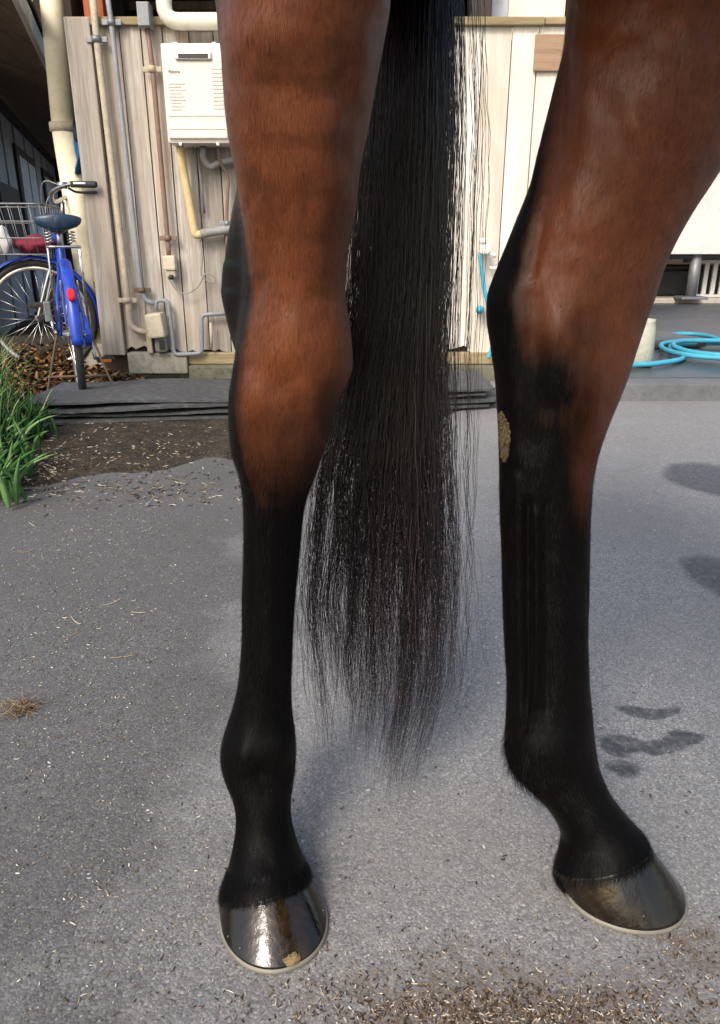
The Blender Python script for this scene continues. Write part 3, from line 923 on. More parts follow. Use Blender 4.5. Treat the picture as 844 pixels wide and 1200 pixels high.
# ------------------------------------------------------------------ blue bicycle, its front wheel turned aside
bg = gnd(97, 470, .012)
HEAD = math.atan2(.92, -.385)                    # heading of the frame
bike = empty('bicycle', bg, HEAD)
tag(bike, 'blue city bicycle with wire basket parked by the cream downpipe', 'bicycle')
RW = .315
def part(mb, name, mat, parent=None):
    o = mb.build(name, mat)
    o.parent = parent or bike
    return o
def ring(rad, r, n=48, m=8, c=(0, 0, RW), X=Vector((1, 0, 0))):
    c = Vector(c)
    pts = [c + X * (math.cos(2 * math.pi * k / n) * rad) + Vector((0, 0, math.sin(2 * math.pi * k / n) * rad)) for k in range(n)]
    return MB().tube(pts, r, m, closed=True)
def wheel(c, X, Yv):
    t = part(ring(RW - .018, .018, 56, 10, c, X), 'wheel', 'black_rubber')
    part(ring(RW - .043, .012, 56, 8, c, X), 'rim', 'rim', t)
    sp_ = MB()
    c = Vector(c)
    for k in range(28):
        a = 2 * math.pi * k / 28
        d = X * math.cos(a) + Vector((0, 0, math.sin(a)))
        a2 = a + (.5 if k % 2 else -.5)
        d2 = X * math.cos(a2) + Vector((0, 0, math.sin(a2)))
        sp_.tube([c + d2 * .022 + Yv * (.03 if k % 4 < 2 else -.03), c + d * (RW - .05)], .0015, 4)
    part(sp_, 'spokes', 'chrome', t)
    part(MB().tube([c - Yv * .05, c + Yv * .05], .02, 12), 'hub', 'steel', t)
    return t
def fender(c, X, Yv, a0, a1, rad, w, name='fender'):
    n, m = 28, 9
    V, Fs = [], []
    c = Vector(c)
    for i in range(n + 1):
        a = R(a0 + (a1 - a0) * i / n)
        d = X * math.cos(a) + Vector((0, 0, math.sin(a)))
        for j in range(m):
            b = -1 + 2 * j / (m - 1)
            V.append(c + d * (rad - .014 * b * b) + Yv * (w / 2 * b))
        for j in range(m - 1, -1, -1):
            b = -1 + 2 * j / (m - 1)
            V.append(c + d * (rad - .003 - .014 * b * b) + Yv * (w / 2 * b * .98))
    q = 2 * m
    for i in range(n):
        for j in range(q):
            j2 = (j + 1) % q
            Fs.append((i * q + j, i * q + j2, (i + 1) * q + j2, (i + 1) * q + j))
    Fs += [tuple(range(q - 1, -1, -1)), tuple(n * q + j for j in range(q))]
    return part(MB().add(V, Fs, True), name, 'blue_paint')
EX, EY, EZ = Vector((1, 0, 0)), Vector((0, 1, 0)), Vector((0, 0, 1))
rc = Vector((0, 0, RW))
wheel(rc, EX, EY)
fender(rc, EX, EY, 70, 182, RW + .02, .05)
# front assembly turned about the steering axis
PV = Vector((.92, 0, 0))
ST = R(74)
def steer(v):
    v = Vector(v) - PV
    return PV + Matrix.Rotation(ST, 3, 'Z') @ v
fc0 = Vector((1.06, 0, RW))
fc = steer(fc0)
SX, SY = Matrix.Rotation(ST, 3, 'Z') @ EX, Matrix.Rotation(ST, 3, 'Z') @ EY
wheel(fc, SX, SY)
fender(fc, SX, SY, 35, 190, RW + .022, .06)
# frame
hd0, hd1 = Vector((.93, 0, .63)), Vector((.87, 0, .84))
bb = Vector((.44, 0, .28))
st0, st1 = bb, Vector((.28, 0, .70))
fr = MB()
fr.tube(curve_pts([hd0, (.72, 0, .42), bb], 8), .02, 10)
fr.tube(curve_pts([hd0 + Vector((-.02, 0, .07)), (.66, 0, .48), bb.lerp(st1, .35)], 8), .015, 10)
fr.tube([st0, st1], .016, 10)
fr.tube([hd0 + (hd0 - hd1) * .05, hd1], .02, 10)
for s_ in (-1, 1):
    fr.tube([bb + EY * .02 * s_, (.1, .055 * s_, RW - .005), (0, .06 * s_, RW)], .009, 8)
    fr.tube([st0.lerp(st1, .8) + EY * .015 * s_, (.1, .05 * s_, .47), (0, .06 * s_, RW)], .008, 8)
part(fr, 'frame', 'blue_paint')
fk = MB()
crown = Vector((.955, 0, .60))
cr = steer(crown)
fk.tube([steer(hd1 + (hd1 - hd0) * .1), cr], .013, 10)
for s_ in (-1, 1):
    fk.tube(curve_pts([steer(crown + EY * .04 * s_), steer(Vector((1.0, .05 * s_, .48))), steer(fc0 + EY * .055 * s_)], 6), .010, 8)
part(fk, 'fork', 'chrome')
# handlebar: rises from the stem, sweeps back on both sides
hb = MB()
top = steer(Vector((.86, 0, .93)))
hb.tube([steer(hd1), top], .012, 10)
part(hb, 'stem', 'chrome')
bar = curve_pts([steer(p) for p in ((.62, .27, 1.0), (.74, .27, 1.0), (.86, .17, .97), (.90, 0, .93), (.86, -.17, .97), (.74, -.27, 1.0), (.62, -.27, 1.0))], 8)
hbo = part(MB().tube(bar, .011, 10), 'handlebar', 'chrome')
for s_ in (-1, 1):
    a, b = steer((.61, .27 * s_, 1.0)), steer((.74, .27 * s_, 1.0))
    part(MB().tube([a, a.lerp(b, .1), b], [.014, .017, .016], 12), 'grip', 'black_rubber', hbo)
    lv = curve_pts([steer((.76, .25 * s_, .985)), steer((.72, .235 * s_, .965)), steer((.62, .245 * s_, .965))], 5)
    part(MB().tube(lv, .006, 8), 'brake_lever', 'black_plastic', hbo)
    part(MB().tube(curve_pts([steer((.77, .25 * s_, .98)), steer((.90, .16 * s_, 1.02)), steer((.96, .03 * s_, .9)), steer((.93, .01 * s_, .70))], 6), .003, 6), 'cable', 'lagging', hbo)
part(MB().tube([steer((.80, .2, .985)), steer((.80, .2, 1.015))], .024, 14), 'bell', 'chrome', hbo)
# wire basket in front of the stem
bk = MB()
def bpt(u, v, w):                               # u along length 0..1, v -1..1 across, w 0..1 up
    l, hw_, = .32 + .06 * w, .17 + .03 * w
    return steer(Vector((.93 + u * l, v * hw_, .66 + w * .25)))
for w_ in (0, .33, .66, 1):
    lp = [bpt(0, -1, w_), bpt(1, -1, w_), bpt(1, 1, w_), bpt(0, 1, w_)]
    bk.tube(elbow(lp + [lp[0]], .03, 3), .0032 if w_ < 1 else .005, 6)
for k in range(9):
    v_ = -1 + 2 * k / 8
    bk.tube([bpt(0, v_, 1), bpt(0, v_, 0), bpt(1, v_, 0), bpt(1, v_, 1)], .0022, 5)
for k in range(1, 7):
    u_ = k / 7
    bk.tube([bpt(u_, -1, 1), bpt(u_, -1, 0), bpt(u_, 1, 0), bpt(u_, 1, 1)], .0022, 5)
part(bk, 'basket', 'steel')
# saddle
V, Fs = [], []
n, m = 18, 16
for i in range(n + 1):
    t = i / n
    x_ = .15 + .27 * t
    w_ = .078 * (1 - smooth(.15, .75, t)) + .028
    if t < .12:
        w_ *= math.sqrt(max(.03, 1 - ((.12 - t) / .12) ** 2))
    if t > .92:
        w_ *= math.sqrt(max(.03, 1 - ((t - .92) / .08) ** 2))
    zc = .81 + .012 * math.cos(t * 3.1) - .012 * smooth(.3, .6, t) + .015 * smooth(.8, 1, t)
    for k in range(m):
        a = 2 * math.pi * k / m
        ca, sa = math.cos(a), math.sin(a)
        V.append((x_, w_ * math.copysign(abs(ca) ** .75, ca), zc + (.022 if sa > 0 else .05 * (1 - .4 * t)) * sa))
for i in range(n):
    for k in range(m):
        k2 = (k + 1) % m
        Fs.append((i * m + k, (i + 1) * m + k, (i + 1) * m + k2, i * m + k2))
Fs += [tuple(range(m)), tuple(n * m + k for k in range(m - 1, -1, -1))]
sd_ = part(MB().add(V, Fs, True), 'saddle', 'saddle')
spg = MB()
for s_ in (-1, 1):
    pts = [(.19 + .018 * math.cos(a), .05 * s_ + .018 * math.sin(a), .715 + .0095 * a) for a in np.linspace(0, 6.28 * 4, 60).tolist()]
    pts = [(p[0], p[1], .715 + (p[2] - .715) * .22) for p in pts]
    spg.tube(pts, .003, 5)
part(spg, 'springs', 'chrome', sd_)
part(MB().tube([st1 - (st1 - st0) * .1, Vector((.265, 0, .78))], .0125, 10), 'seat_post', 'chrome')
# rear rack
rk = MB()
zz = .70
rk.tube(elbow([(.24, .06, zz), (-.2, .065, zz), (-.2, -.065, zz), (.24, -.06, zz)], .03), .006, 8)
for y_ in (-.022, .022):
    rk.tube([(.2, y_, zz + .002), (-.2, y_, zz + .002)], .0045, 6)
for x_ in (-.12, .0, .12):
    rk.tube([(x_, -.065, zz), (x_, .065, zz)], .0045, 6)
for s_ in (-1, 1):
    rk.tube([(-.06, .065 * s_, zz), (0, .07 * s_, RW)], .0045, 6)
    rk.tube([(-.17, .065 * s_, zz), (-.02, .072 * s_, RW + .02)], .0035, 6)
part(rk, 'rear_rack', 'chrome')
# reflector on the rear fender
a = R(146)
d = EX * math.cos(a) + EZ * math.sin(a)
tn = EZ * math.cos(a) - EX * math.sin(a)
c = rc + d * (RW + .03)
V = [c + EY * (.017 * math.cos(t)) + tn * (.028 * math.sin(t)) + d * h for h in (-.01, .008, .013) for t in [2 * math.pi * k / 18 for k in range(18)]]
for i, v in enumerate(V[36:]):
    V[36 + i] = c + (v - c) * .7 + d * .005
Fs = [(i * 18 + k, i * 18 + (k + 1) % 18, (i + 1) * 18 + (k + 1) % 18, (i + 1) * 18 + k) for i in range(2) for k in range(18)] + [tuple(36 + k for k in range(18))]
part(MB().add(V, Fs), 'reflector', 'red_plastic')
# fender stays, chain case, cranks, pedals, kickstand
fs = MB()
for s_ in (-1, 1):
    fs.tube([(0, .05 * s_, RW), (-.333, .034 * s_, RW + .03)], .003, 6)
    fs.tube([(0, .05 * s_, RW), (-.24, .034 * s_, RW + .25)], .003, 6)
part(fs, 'fender_stay', 'chrome')
cc = []
for k in range(20):
    a = 2 * math.pi * k / 20
    ctr, rr_ = ((.44, .28), .1) if math.cos(a) > 0 else ((.03, RW), .06)
    cc.append(Vector((ctr[0] + rr_ * math.cos(a), -.075, ctr[1] + rr_ * math.sin(a))))
part(MB().prism(cc, (0, .03, 0)), 'chain_case', 'blue_paint')
ck = MB().tube([bb + EY * -.09, bb + EY * .08], .012, 10).tube([bb + EY * -.09, bb + Vector((-.1, -.1, -.13))], .009, 8).tube([bb + EY * .08, bb + Vector((.1, .09, .13))], .009, 8)
cko = part(ck, 'crank', 'chrome')
part(MB().box(bb + Vector((-.1, -.15, -.135)), (.08, .09, .022), None, .005), 'pedal', 'black_rubber', cko)
part(MB().box(bb + Vector((.1, .14, .135)), (.08, .09, .022), None, .005), 'pedal', 'black_rubber', cko)
part(MB().box(bb + Vector((-.15, -.15, -.135)), (.008, .05, .014), None, .002), 'pedal_reflector', 'orange_plastic', cko)
ks = MB().tube(curve_pts([(0, .075, RW), (.03, .13, .12), (.02, .17, -.022)], 5), .0055, 8)
ks.tube(curve_pts([(0, -.075, RW), (-.03, -.13, .12), (-.06, -.19, -.022)], 5), .0055, 8).tube([(.03, .13, .12), (-.03, -.13, .12)], .006, 6)
part(ks, 'kickstand', 'rust')
lb = MB().box((.02, .1, .42), (.05, .03, .09), None, .006)
part(lb, 'ring_lock', 'steel')
# things in the basket
def blob(name, c, r, mat, label, cat_, seed):
    bm = bmesh.new()
    bmesh.ops.create_icosphere(bm, subdivisions=3, radius=1)
    rr_ = random.Random(seed)
    ph = [rr_.uniform(0, 6) for _ in range(6)]
    for v in bm.verts:
        k = 1 + .16 * math.sin(v.co.x * 5 + ph[0]) * math.sin(v.co.z * 4 + ph[1]) + .1 * math.sin(v.co.y * 9 + ph[2] + v.co.z * 6)
        v.co = Vector((v.co.x * r[0] * k, v.co.y * r[1] * k, v.co.z * r[2] * k)) + Vector(c)
    bm.verts.index_update()
    mb = MB().add([v.co for v in bm.verts], [[v.index for v in f.verts] for f in bm.faces], True)
    bm.free()
    return tag(mb.build(name, mat), label, cat_)
MW = Matrix.Translation(bg) @ Matrix.Rotation(HEAD, 4, 'Z')
blob('red_bag', MW @ bpt(.3, .0, .18), (.12, .11, .05), 'red_cloth', 'dark red bag lying in the wire bicycle basket', 'bag', 3)
blob('white_bag', MW @ bpt(.75, .6, .3), (.055, .035, .07), 'white_cloth', 'crumpled white bag in the wire bicycle basket', 'bag', 9)
# ------------------------------------------------------------------ the horse
horse = empty('horse', (.1, .68, 0))
tag(horse, 'bay horse standing on the asphalt, black lower hind legs and long black tail', 'horse')

def pchip(xk, yk, x):
    """monotone cubic interpolation, columns of yk"""
    xk, yk, x = np.asarray(xk, float), np.asarray(yk, float), np.asarray(x, float)
    h = np.diff(xk)[:, None]
    d = np.diff(yk, axis=0) / h
    m = np.zeros_like(yk)
    a, b = d[:-1], d[1:]
    w1, w2 = 2 * h[1:] + h[:-1], h[1:] + 2 * h[:-1]
    with np.errstate(divide='ignore', invalid='ignore'):
        hm = (w1 + w2) / (w1 / a + w2 / b)
    m[1:-1] = np.where(a * b > 0, hm, 0)
    m[0], m[-1] = d[0], d[-1]
    i = np.clip(np.searchsorted(xk, x, side='right') - 1, 0, len(xk) - 2)
    hh_ = h[i]
    t = ((x - xk[i])[:, None]) / hh_
    return ((2 * t ** 3 - 3 * t ** 2 + 1) * yk[i] + (t ** 3 - 2 * t ** 2 + t) * hh_ * m[i] + (-2 * t ** 3 + 3 * t ** 2) * yk[i + 1] + (t ** 3 - t ** 2) * hh_ * m[i + 1])

NA = 144
PHI = np.linspace(0, 2 * np.pi, NA, endpoint=False)
THS = np.linspace(0, 2 * np.pi, 240, endpoint=False)
def section(lobes, k_hull):
    """radial outline (around the origin) of a few ellipses (ox, oy, rx, ry): their union eased towards the convex hull"""
    c, s_ = np.cos(THS), np.sin(THS)
    sup = np.max([ox * c + oy * s_ + np.sqrt((rx * c) ** 2 + (ry * s_) ** 2) for ox, oy, rx, ry in lobes], axis=0)
    cosd = np.cos(THS[None, :] - PHI[:, None])
    hull = np.min(np.where(cosd > .02, sup[None, :] / np.maximum(cosd, .02), 9e9), axis=1)
    if k_hull >= .999:
        return hull
    un = np.zeros(NA)
    cf, sf = np.cos(PHI), np.sin(PHI)
    for ox, oy, rx, ry in lobes:
        A_ = (cf / rx) ** 2 + (sf / ry) ** 2
        B_ = -(ox * cf / rx ** 2 + oy * sf / ry ** 2)
        C_ = (ox / rx) ** 2 + (oy / ry) ** 2 - 1
        D_ = B_ * B_ - A_ * C_
        t = np.where(D_ > 0, (-B_ + np.sqrt(np.maximum(D_, 0))) / A_, 0)
        un = np.maximum(un, t)
    un = np.maximum(un, hull * .55)
    for _ in range(3):
        un = (np.roll(un, 1) + un * 2 + np.roll(un, -1)) / 4
    return un * (1 - k_hull) + hull * k_hull

def leg(keys, rings, top_world, tilt):
    """keys: (xl, yl, xr, yr, Y, half depth, back lobe [dx, dy, rx, ry], hull) -> vertex grid, projected coords"""
    rows = []
    for kx in keys:
        xl, yl, xr, yr, Yc, b = kx[:6]
        lob = kx[6] if len(kx) > 6 and kx[6] else (0, 0, .006, .006)
        hull = kx[7] if len(kx) > 7 else 1.0
        l, r_ = at(xl, yl, Yc), at(xr, yr, Yc)
        c = (l + r_) / 2
        ax = (r_ - l) / 2
        ym = (yl + yr) / 2
        tl_ = tilt[1] * float(smooth(tilt[0], tilt[0] + 80, ym))
        rows.append([*c, *ax, b, *lob, hull, tl_, ym])
    for (c, ax, b, ypix) in top_world:
        rows.insert(0, [*c, *ax, b, 0, 0, .006, .006, 1.0, 0.0, ypix])
    rows = np.array(rows)
    par = rows[:, -1]
    ts = np.interp(np.linspace(0, 1, rings), np.linspace(0, 1, len(par)), par)
    # denser, even spacing along the measured rows
    ts = np.linspace(par[0], par[-1], rings)
    q = pchip(par, rows, ts)
    for c_ in range(q.shape[1] - 1):            # take the kinks out of the traced rows
        for _ in range(4):
            q[1:-1, c_] = (q[:-2, c_] + 2 * q[1:-1, c_] + q[2:, c_]) / 4
    P = np.zeros((rings, NA, 3))
    for i, row in enumerate(q):
        c, ax, b = row[:3], row[3:6], row[6]
        a = np.linalg.norm(ax)
        u = ax / a
        r_ = section([(0, 0, a, b), (row[7], row[8], max(.004, row[9]), max(.004, row[10]))], min(1, row[11]))
        P[i] = c + (np.cos(PHI) * r_)[:, None] * u + (np.sin(PHI) * r_)[:, None] * np.array([0, 1, -row[12]])
    return P, ts

def project(P):
    x, y, z = P[..., 0], P[..., 1], P[..., 2] - CAMH
    d = y * cp - z * sp
    return 422 + F * x / d, 600 - F * (y * sp + z * cp) / d
def grid_normals(P):
    du = np.roll(P, -1, axis=1) - np.roll(P, 1, axis=1)
    dv = np.gradient(P, axis=0)
    n = np.cross(du, dv)
    n /= np.maximum(np.linalg.norm(n, axis=2, keepdims=True), 1e-9)
    c = P.mean(axis=1, keepdims=True)
    s_ = np.sign(np.sum(n * (P - c), axis=2).mean())
    return n * s_
def relief(P, lines, blobs, front=None):
    """raise or sink ridges (veins, tendons) and swellings; positions measured on the photograph's side of the leg"""
    n = grid_normals(P)
    px, py = project(P)
    facing = np.sum(n * (np.array([0, 0, CAMH]) - P), axis=2) > 0
    h = np.zeros(px.shape)
    for pts, w, amt in lines:
        d = np.full(px.shape, 1e9)
        for (x0, y0), (x1, y1) in zip(pts, pts[1:]):
            L2 = (x1 - x0) ** 2 + (y1 - y0) ** 2
            t = np.clip(((px - x0) * (x1 - x0) + (py - y0) * (y1 - y0)) / L2, 0, 1)
            d = np.minimum(d, np.hypot(px - x0 - t * (x1 - x0), py - y0 - t * (y1 - y0)))
        h += amt * np.exp(-(d / w) ** 2)
    for x0, y0, rx, ry, amt in blobs:
        h += amt * np.exp(-((px - x0) / rx) ** 2 - ((py - y0) / ry) ** 2)
    h += (vnoise(px / 30 + 50, py / 46 + 50, 21) - .5) * .0034 + (vnoise(px / 12 + 50, py / 19 + 50, 22) - .5) * .0013
    fade = smooth(0, .35, np.sum(n * (np.array([0, 0, CAMH]) - P), axis=2) / np.linalg.norm(np.array([0, 0, CAMH]) - P, axis=2))
    h = h * np.where(facing, fade, 0)
    return P + n * h[..., None]

B0 = (0, 0, .006, .006)
# ---- leg that faces the camera (the horse's right hind)
def hk(dx, dy, rx, ry):
    return (dx, dy, rx, ry)
LK = [
    (261, 0, 458, 0, .66, .105, hk(-.03, .07, .05, .06)),
    (262, 50, 450, 50, .665, .10, hk(-.03, .07, .045, .055)),
    (264, 100, 441, 100, .67, .093, hk(-.03, .07, .04, .05)),
    (268, 150, 432, 150, .675, .085, hk(-.03, .07, .035, .045)),
    (277, 200, 422, 200, .68, .076, hk(-.035, .075, .028, .035), .95),
    (286, 250, 417, 250, .687, .066, hk(-.052, .085, .022, .028), .75),
    (292, 290, 408, 290, .692, .060, hk(-.060, .092, .021, .028), .6),
    (295, 340, 405, 340, .70, .056, hk(-.064, .092, .024, .032), .6),
    (287, 380, 410, 380, .703, .056, hk(-.055, .085, .026, .034), .7),
    (278, 410, 413, 410, .706, .057, hk(-.045, .078, .027, .034), .85),
    (273, 435, 413, 435, .708, .057, hk(-.035, .07, .026, .033), .95),
    (269, 460, 401, 460, .712, .055, hk(-.02, .055, .024, .032)),
    (268, 480, 393, 480, .715, .053, hk(-.014, .05, .022, .03)),
    (269, 505, 387, 505, .718, .050, hk(-.01, .045, .02, .028)),
    (272, 530, 379, 530, .72, .047, hk(-.006, .042, .018, .026)),
    (279, 551, 372, 551, .722, .043, hk(0, .04, .017, .024)),
    (284, 572, 364, 572, .724, .040, hk(0, .038, .016, .022)),
    (285.5, 592, 357.5, 592, .725, .037, hk(0, .036, .016, .021)),
    (286, 620, 353.6, 620, .727, .034, hk(0, .035, .015, .02)),
    (285.5, 660, 350, 660, .728, .032, hk(0, .035, .014, .02)),
    (284, 700, 346, 700, .73, .031, hk(0, .034, .014, .019)),
    (284, 740, 343.5, 740, .73, .031, hk(0, .034, .014, .019)),
    (281, 790, 341.5, 790, .73, .032, hk(0, .034, .015, .02)),
    (275, 822, 341.5, 822, .728, .035, hk(0, .034, .018, .022)),
    (269, 842, 343, 842, .725, .038, hk(0, .034, .022, .024)),
    (262, 862, 346, 862, .72, .041, hk(-.004, .034, .026, .026)),
    (258.5, 884, 347, 884, .718, .042, hk(-.004, .034, .026, .026)),
    (262, 904, 345.5, 904, .711, .040, hk(-.004, .028, .024, .024)),
    (270, 922, 343, 922, .704, .037, hk(0, .018, .02, .02)),
    (275, 937, 341, 937, .697, .034, hk(0, .01, .018, .018)),
    (277.5, 955, 340.5, 955, .689, .033),
    (277, 970, 343, 970, .682, .034),
    (273.5, 990, 348.5, 990, .673, .037),
    (270, 1008, 355.5, 1006, .666, .042),
    (264, 1028, 361.5, 1018, .660, .046),
    (257, 1048, 363.5, 1026, .655, .048),
    (264, 1062, 361, 1042, .650, .044),
]
ltop = [(np.array([-.10, .655, 1.02]), np.array([.115, 0, .0]), .135, -95), (np.array([-.07, .68, 1.17]), np.array([.135, 0, .02]), .19, -230),
        (np.array([-.03, .74, 1.34]), np.array([.13, 0, .04]), .22, -380)]
PL, TL = leg(LK, 330, ltop, (945, .55))
PL = relief(PL, [
    ([(312, 78), (330, 86), (352, 91), (375, 87), (398, 76)], 9, .0006),
    ([(300, 97), (330, 100), (360, 97)], 9, -.0004),
    ([(300, 150), (330, 158), (365, 150), (395, 138)], 16, .0005),
    ([(290, 165), (300, 195), (330, 225), (345, 270)], 12, .0016),
    ([(392, 130), (385, 230), (372, 330)], 16, .0022),
    ([(404, 60), (398, 180)], 12, -.0018),
    ([(300, 330), (296, 385), (290, 430)], 8, -.004),
    ([(335, 470), (320, 540), (315, 640), (312, 780)], 12, .002),
    ([(300, 560), (297, 680), (296, 800)], 5, -.0018),
], [(345, 40, 60, 60, .005), (325, 140, 25, 60, -.003), (365, 190, 40, 70, .006), (318, 300, 16, 60, -.004), (350, 395, 35, 45, .004), (330, 455, 40, 22, -.003), (385, 415, 18, 22, .003),
    (300, 475, 18, 26, .005), (365, 470, 16, 24, .004), (330, 520, 14, 30, -.003), (285, 885, 14, 18, .005), (328, 872, 12, 14, .004), (305, 905, 10, 12, -.003), (330, 880, 14, 18, .002), (308, 930, 18, 12, -.002)])

# ---- leg that is turned out to the side (the horse's left hind)
RK = [
    (668, 0, 960, 0, .78, .10, None),
    (664, 50, 930, 50, .775, .097),
    (652, 100, 899, 100, .77, .09),
    (639, 150, 868, 150, .768, .083),
    (630, 188, 845, 188, .766, .077),
    (624, 212, 831, 212, .764, .072),
    (609, 250, 807, 250, .762, .064),
    (592, 292, 785, 292, .76, .056),
    (578.5, 325, 772.5, 325, .758, .052),
    (572, 345, 767, 345, .757, .050),
    (570.5, 375, 756, 375, .755, .048),
    (576, 410, 744.5, 410, .753, .047),
    (580, 440, 735, 440, .751, .046),
    (582, 470, 723, 470, .749, .044),
    (584, 500, 711, 500, .747, .041),
    (585, 530, 701, 530, .745, .037),
    (585.5, 560, 695, 560, .743, .034),
    (586, 600, 692, 600, .741, .031),
    (588, 650, 691, 650, .739, .029),
    (589, 700, 690, 700, .736, .028),
    (591, 750, 689, 750, .733, .028),
    (594, 800, 690.5, 800, .73, .030),
    (594, 830, 693.5, 832, .727, .033),
    (592, 860, 696, 862, .723, .037),
    (592, 882, 699, 884, .718, .038),
    (598, 902, 704, 905, .712, .036),
    (620, 922, 711, 922, .706, .034),
    (640, 944, 721, 940, .70, .033),
    (653, 964, 736, 958, .693, .034),
    (659, 984, 750, 972, .687, .038),
    (656, 1004, 757, 984, .682, .043),
    (649, 1024, 760, 992, .678, .046),
    (656, 1040, 760, 1006, .676, .042),
]
rtop = [(np.array([.345, .77, 1.02]), np.array([.155, 0, .0]), .125, -95), (np.array([.33, .77, 1.17]), np.array([.18, 0, .02]), .17, -230),
        (np.array([.27, .80, 1.34]), np.array([.17, 0, .04]), .2, -380)]
PR_, TR_ = leg(RK, 330, rtop, (925, .42))
PR_ = relief(PR_, [
    ([(672, 10), (668, 70), (655, 150), (642, 220), (630, 285), (622, 320)], 8, -.0035),
    ([(655, 80), (640, 160), (622, 235), (605, 300)], 10, .0018),
    ([(735, 110), (750, 160), (770, 190), (800, 196), (838, 186)], 10, .0016),
    ([(738, 40), (742, 110), (765, 150)], 12, -.0016),
    ([(690, 60), (685, 180), (680, 300), (690, 350)], 18, .003),
    ([(606, 560), (607, 650), (609, 760), (612, 840)], 6, .0035),
    ([(617, 590), (618, 680), (619, 780), (618, 845)], 6, -.0045),
    ([(627, 600), (628, 700), (627, 800), (620, 850)], 4.5, .0045),
    ([(640, 590), (641, 720), (640, 830)], 6, -.003),
    ([(665, 560), (664, 700), (664, 830)], 14, .002),
    ([(600, 340), (606, 400), (604, 470), (607, 540)], 11, .0018),
    ([(622, 350), (628, 430), (624, 520)], 12, -.002),
], [(700, 60, 60, 70, .005), (760, 120, 50, 60, .004), (655, 385, 20, 34, .006), (665, 445, 32, 30, .006), (622, 430, 16, 40, -.002), (690, 470, 16, 30, .004), (700, 400, 22, 50, .003), (640, 470, 20, 30, -.002),
    (672, 520, 20, 40, -.002), (655, 875, 26, 24, .005), (625, 880, 20, 20, .003), (655, 935, 14, 14, -.003), (700, 960, 20, 20, .002)])

def black_left(P, ts):
    y = ts[:, None]
    w = np.maximum(0, np.cos(PHI)[None] * -.88 + np.sin(PHI)[None] * .47)
    y0 = 552 - 330 * w ** 1.5
    d = smooth(-150, 90, y - y0)
    px, py = project(P)
    d = np.maximum(d, .55 * np.exp(-((px - 385) / 22) ** 2 - ((py - 500) / 60) ** 2))
    return np.clip(d, 0, 1)
def black_right(P, ts):
    y = ts[:, None]
    cx = np.cos(PHI)[None]
    w = np.maximum(0, -cx * .97 - np.sin(PHI)[None] * .05)
    y0 = 440 + 130 * smooth(.2, .95, cx) - 380 * w ** 9
    d = smooth(-150, 110, y - y0)
    px, py = project(P)
    d = np.maximum(d, .96 * np.exp(-(((px - 640) / 66) ** 2 + ((py - 455) / 66) ** 2) ** 1.4))
    d = np.maximum(d, .5 * np.exp(-((px - 682) / 30) ** 2 - ((py - 392) / 45) ** 2))
    d = d - .22 * np.exp(-((px - 672) / 16) ** 2 - ((py - 560) / 70) ** 2)
    return np.clip(d, 0, 1)
BL, BR_ = black_left(PL, TL), black_right(PR_, TR_)

def grid_faces(r, n, off, flip=False):
    f = []
    for i in range(r - 1):
        for k in range(n):
            k2 = (k + 1) % n
            q = (off + i * n + k, off + (i + 1) * n + k, off + (i + 1) * n + k2, off + i * n + k2)
            f.append(q[::-1] if flip else q)
    return f
HV, HF, HB = [], [], []
def add_grid(P, b, caps=True):
    r, n = P.shape[:2]
    off = sum(len(v) for v in HV)
    HV.append(P.reshape(-1, 3))
    HF.extend(grid_faces(r, n, off))
    if caps:
        HF.append(tuple(off + k for k in range(n)))
        HF.append(tuple(off + (r - 1) * n + k for k in range(n - 1, -1, -1)))
    HB.append(np.broadcast_to(b, (r, n)).reshape(-1))
add_grid(PL, BL)
add_grid(PR_, BR_)

# ---- trunk, forehand, neck and head along the body axis
HD = np.array([math.sin(R(25)), -math.cos(R(25)), 0.0])
HL = np.array([-HD[1], HD[0], 0.0])
H0 = np.array([.10, .72, 0])
def body_loft(rows, n=48, rings=70):
    """rows: s forward, lateral, z centre, half width, half height, tilt of the section (0 upright)"""
    rows = np.array(rows, float)
    L_ = np.r_[0, np.cumsum(np.linalg.norm(np.diff(rows[:, :3], axis=0), axis=1))]
    q = pchip(L_, rows, np.linspace(0, L_[-1], rings))
    P = np.zeros((rings, n, 3))
    a = np.linspace(0, 2 * np.pi, n, endpoint=False)
    for i, (s_, l_, z_, w_, h_, t_) in enumerate(q):
        c = H0 + HD * s_ + HL * l_ + np.array([0, 0, z_])
        up = np.array([0, 0, 1]) * math.cos(t_) + HD * math.sin(t_)
        P[i] = c + np.outer(np.cos(a) * w_, HL) + np.outer(np.sin(a) * h_, up)
    return P
trunk = body_loft([(-.42, 0, 1.27, .03, .05, 0), (-.38, 0, 1.27, .14, .16, 0), (-.28, 0, 1.26, .23, .24, 0), (-.1, 0, 1.25, .27, .30, 0), (.1, 0, 1.27, .27, .28, 0),
                   (.35, 0, 1.25, .27, .27, 0), (.6, 0, 1.22, .28, .29, 0), (.85, 0, 1.19, .28, .32, 0), (1.1, 0, 1.18, .26, .36, 0), (1.3, 0, 1.18, .23, .33, 0),
                   (1.45, 0, 1.16, .17, .24, 0), (1.53, 0, 1.15, .05, .08, 0)], 64, 90)
add_grid(trunk, 0.0)
add_grid(body_loft([(1.15, 0, 1.30, .16, .30, .75), (1.4, 0, 1.50, .12, .22, .75), (1.62, 0, 1.75, .09, .17, .8), (1.78, 0, 1.95, .075, .14, .6), (1.84, 0, 2.03, .06, .1, .3)], 40, 40), 0.05)
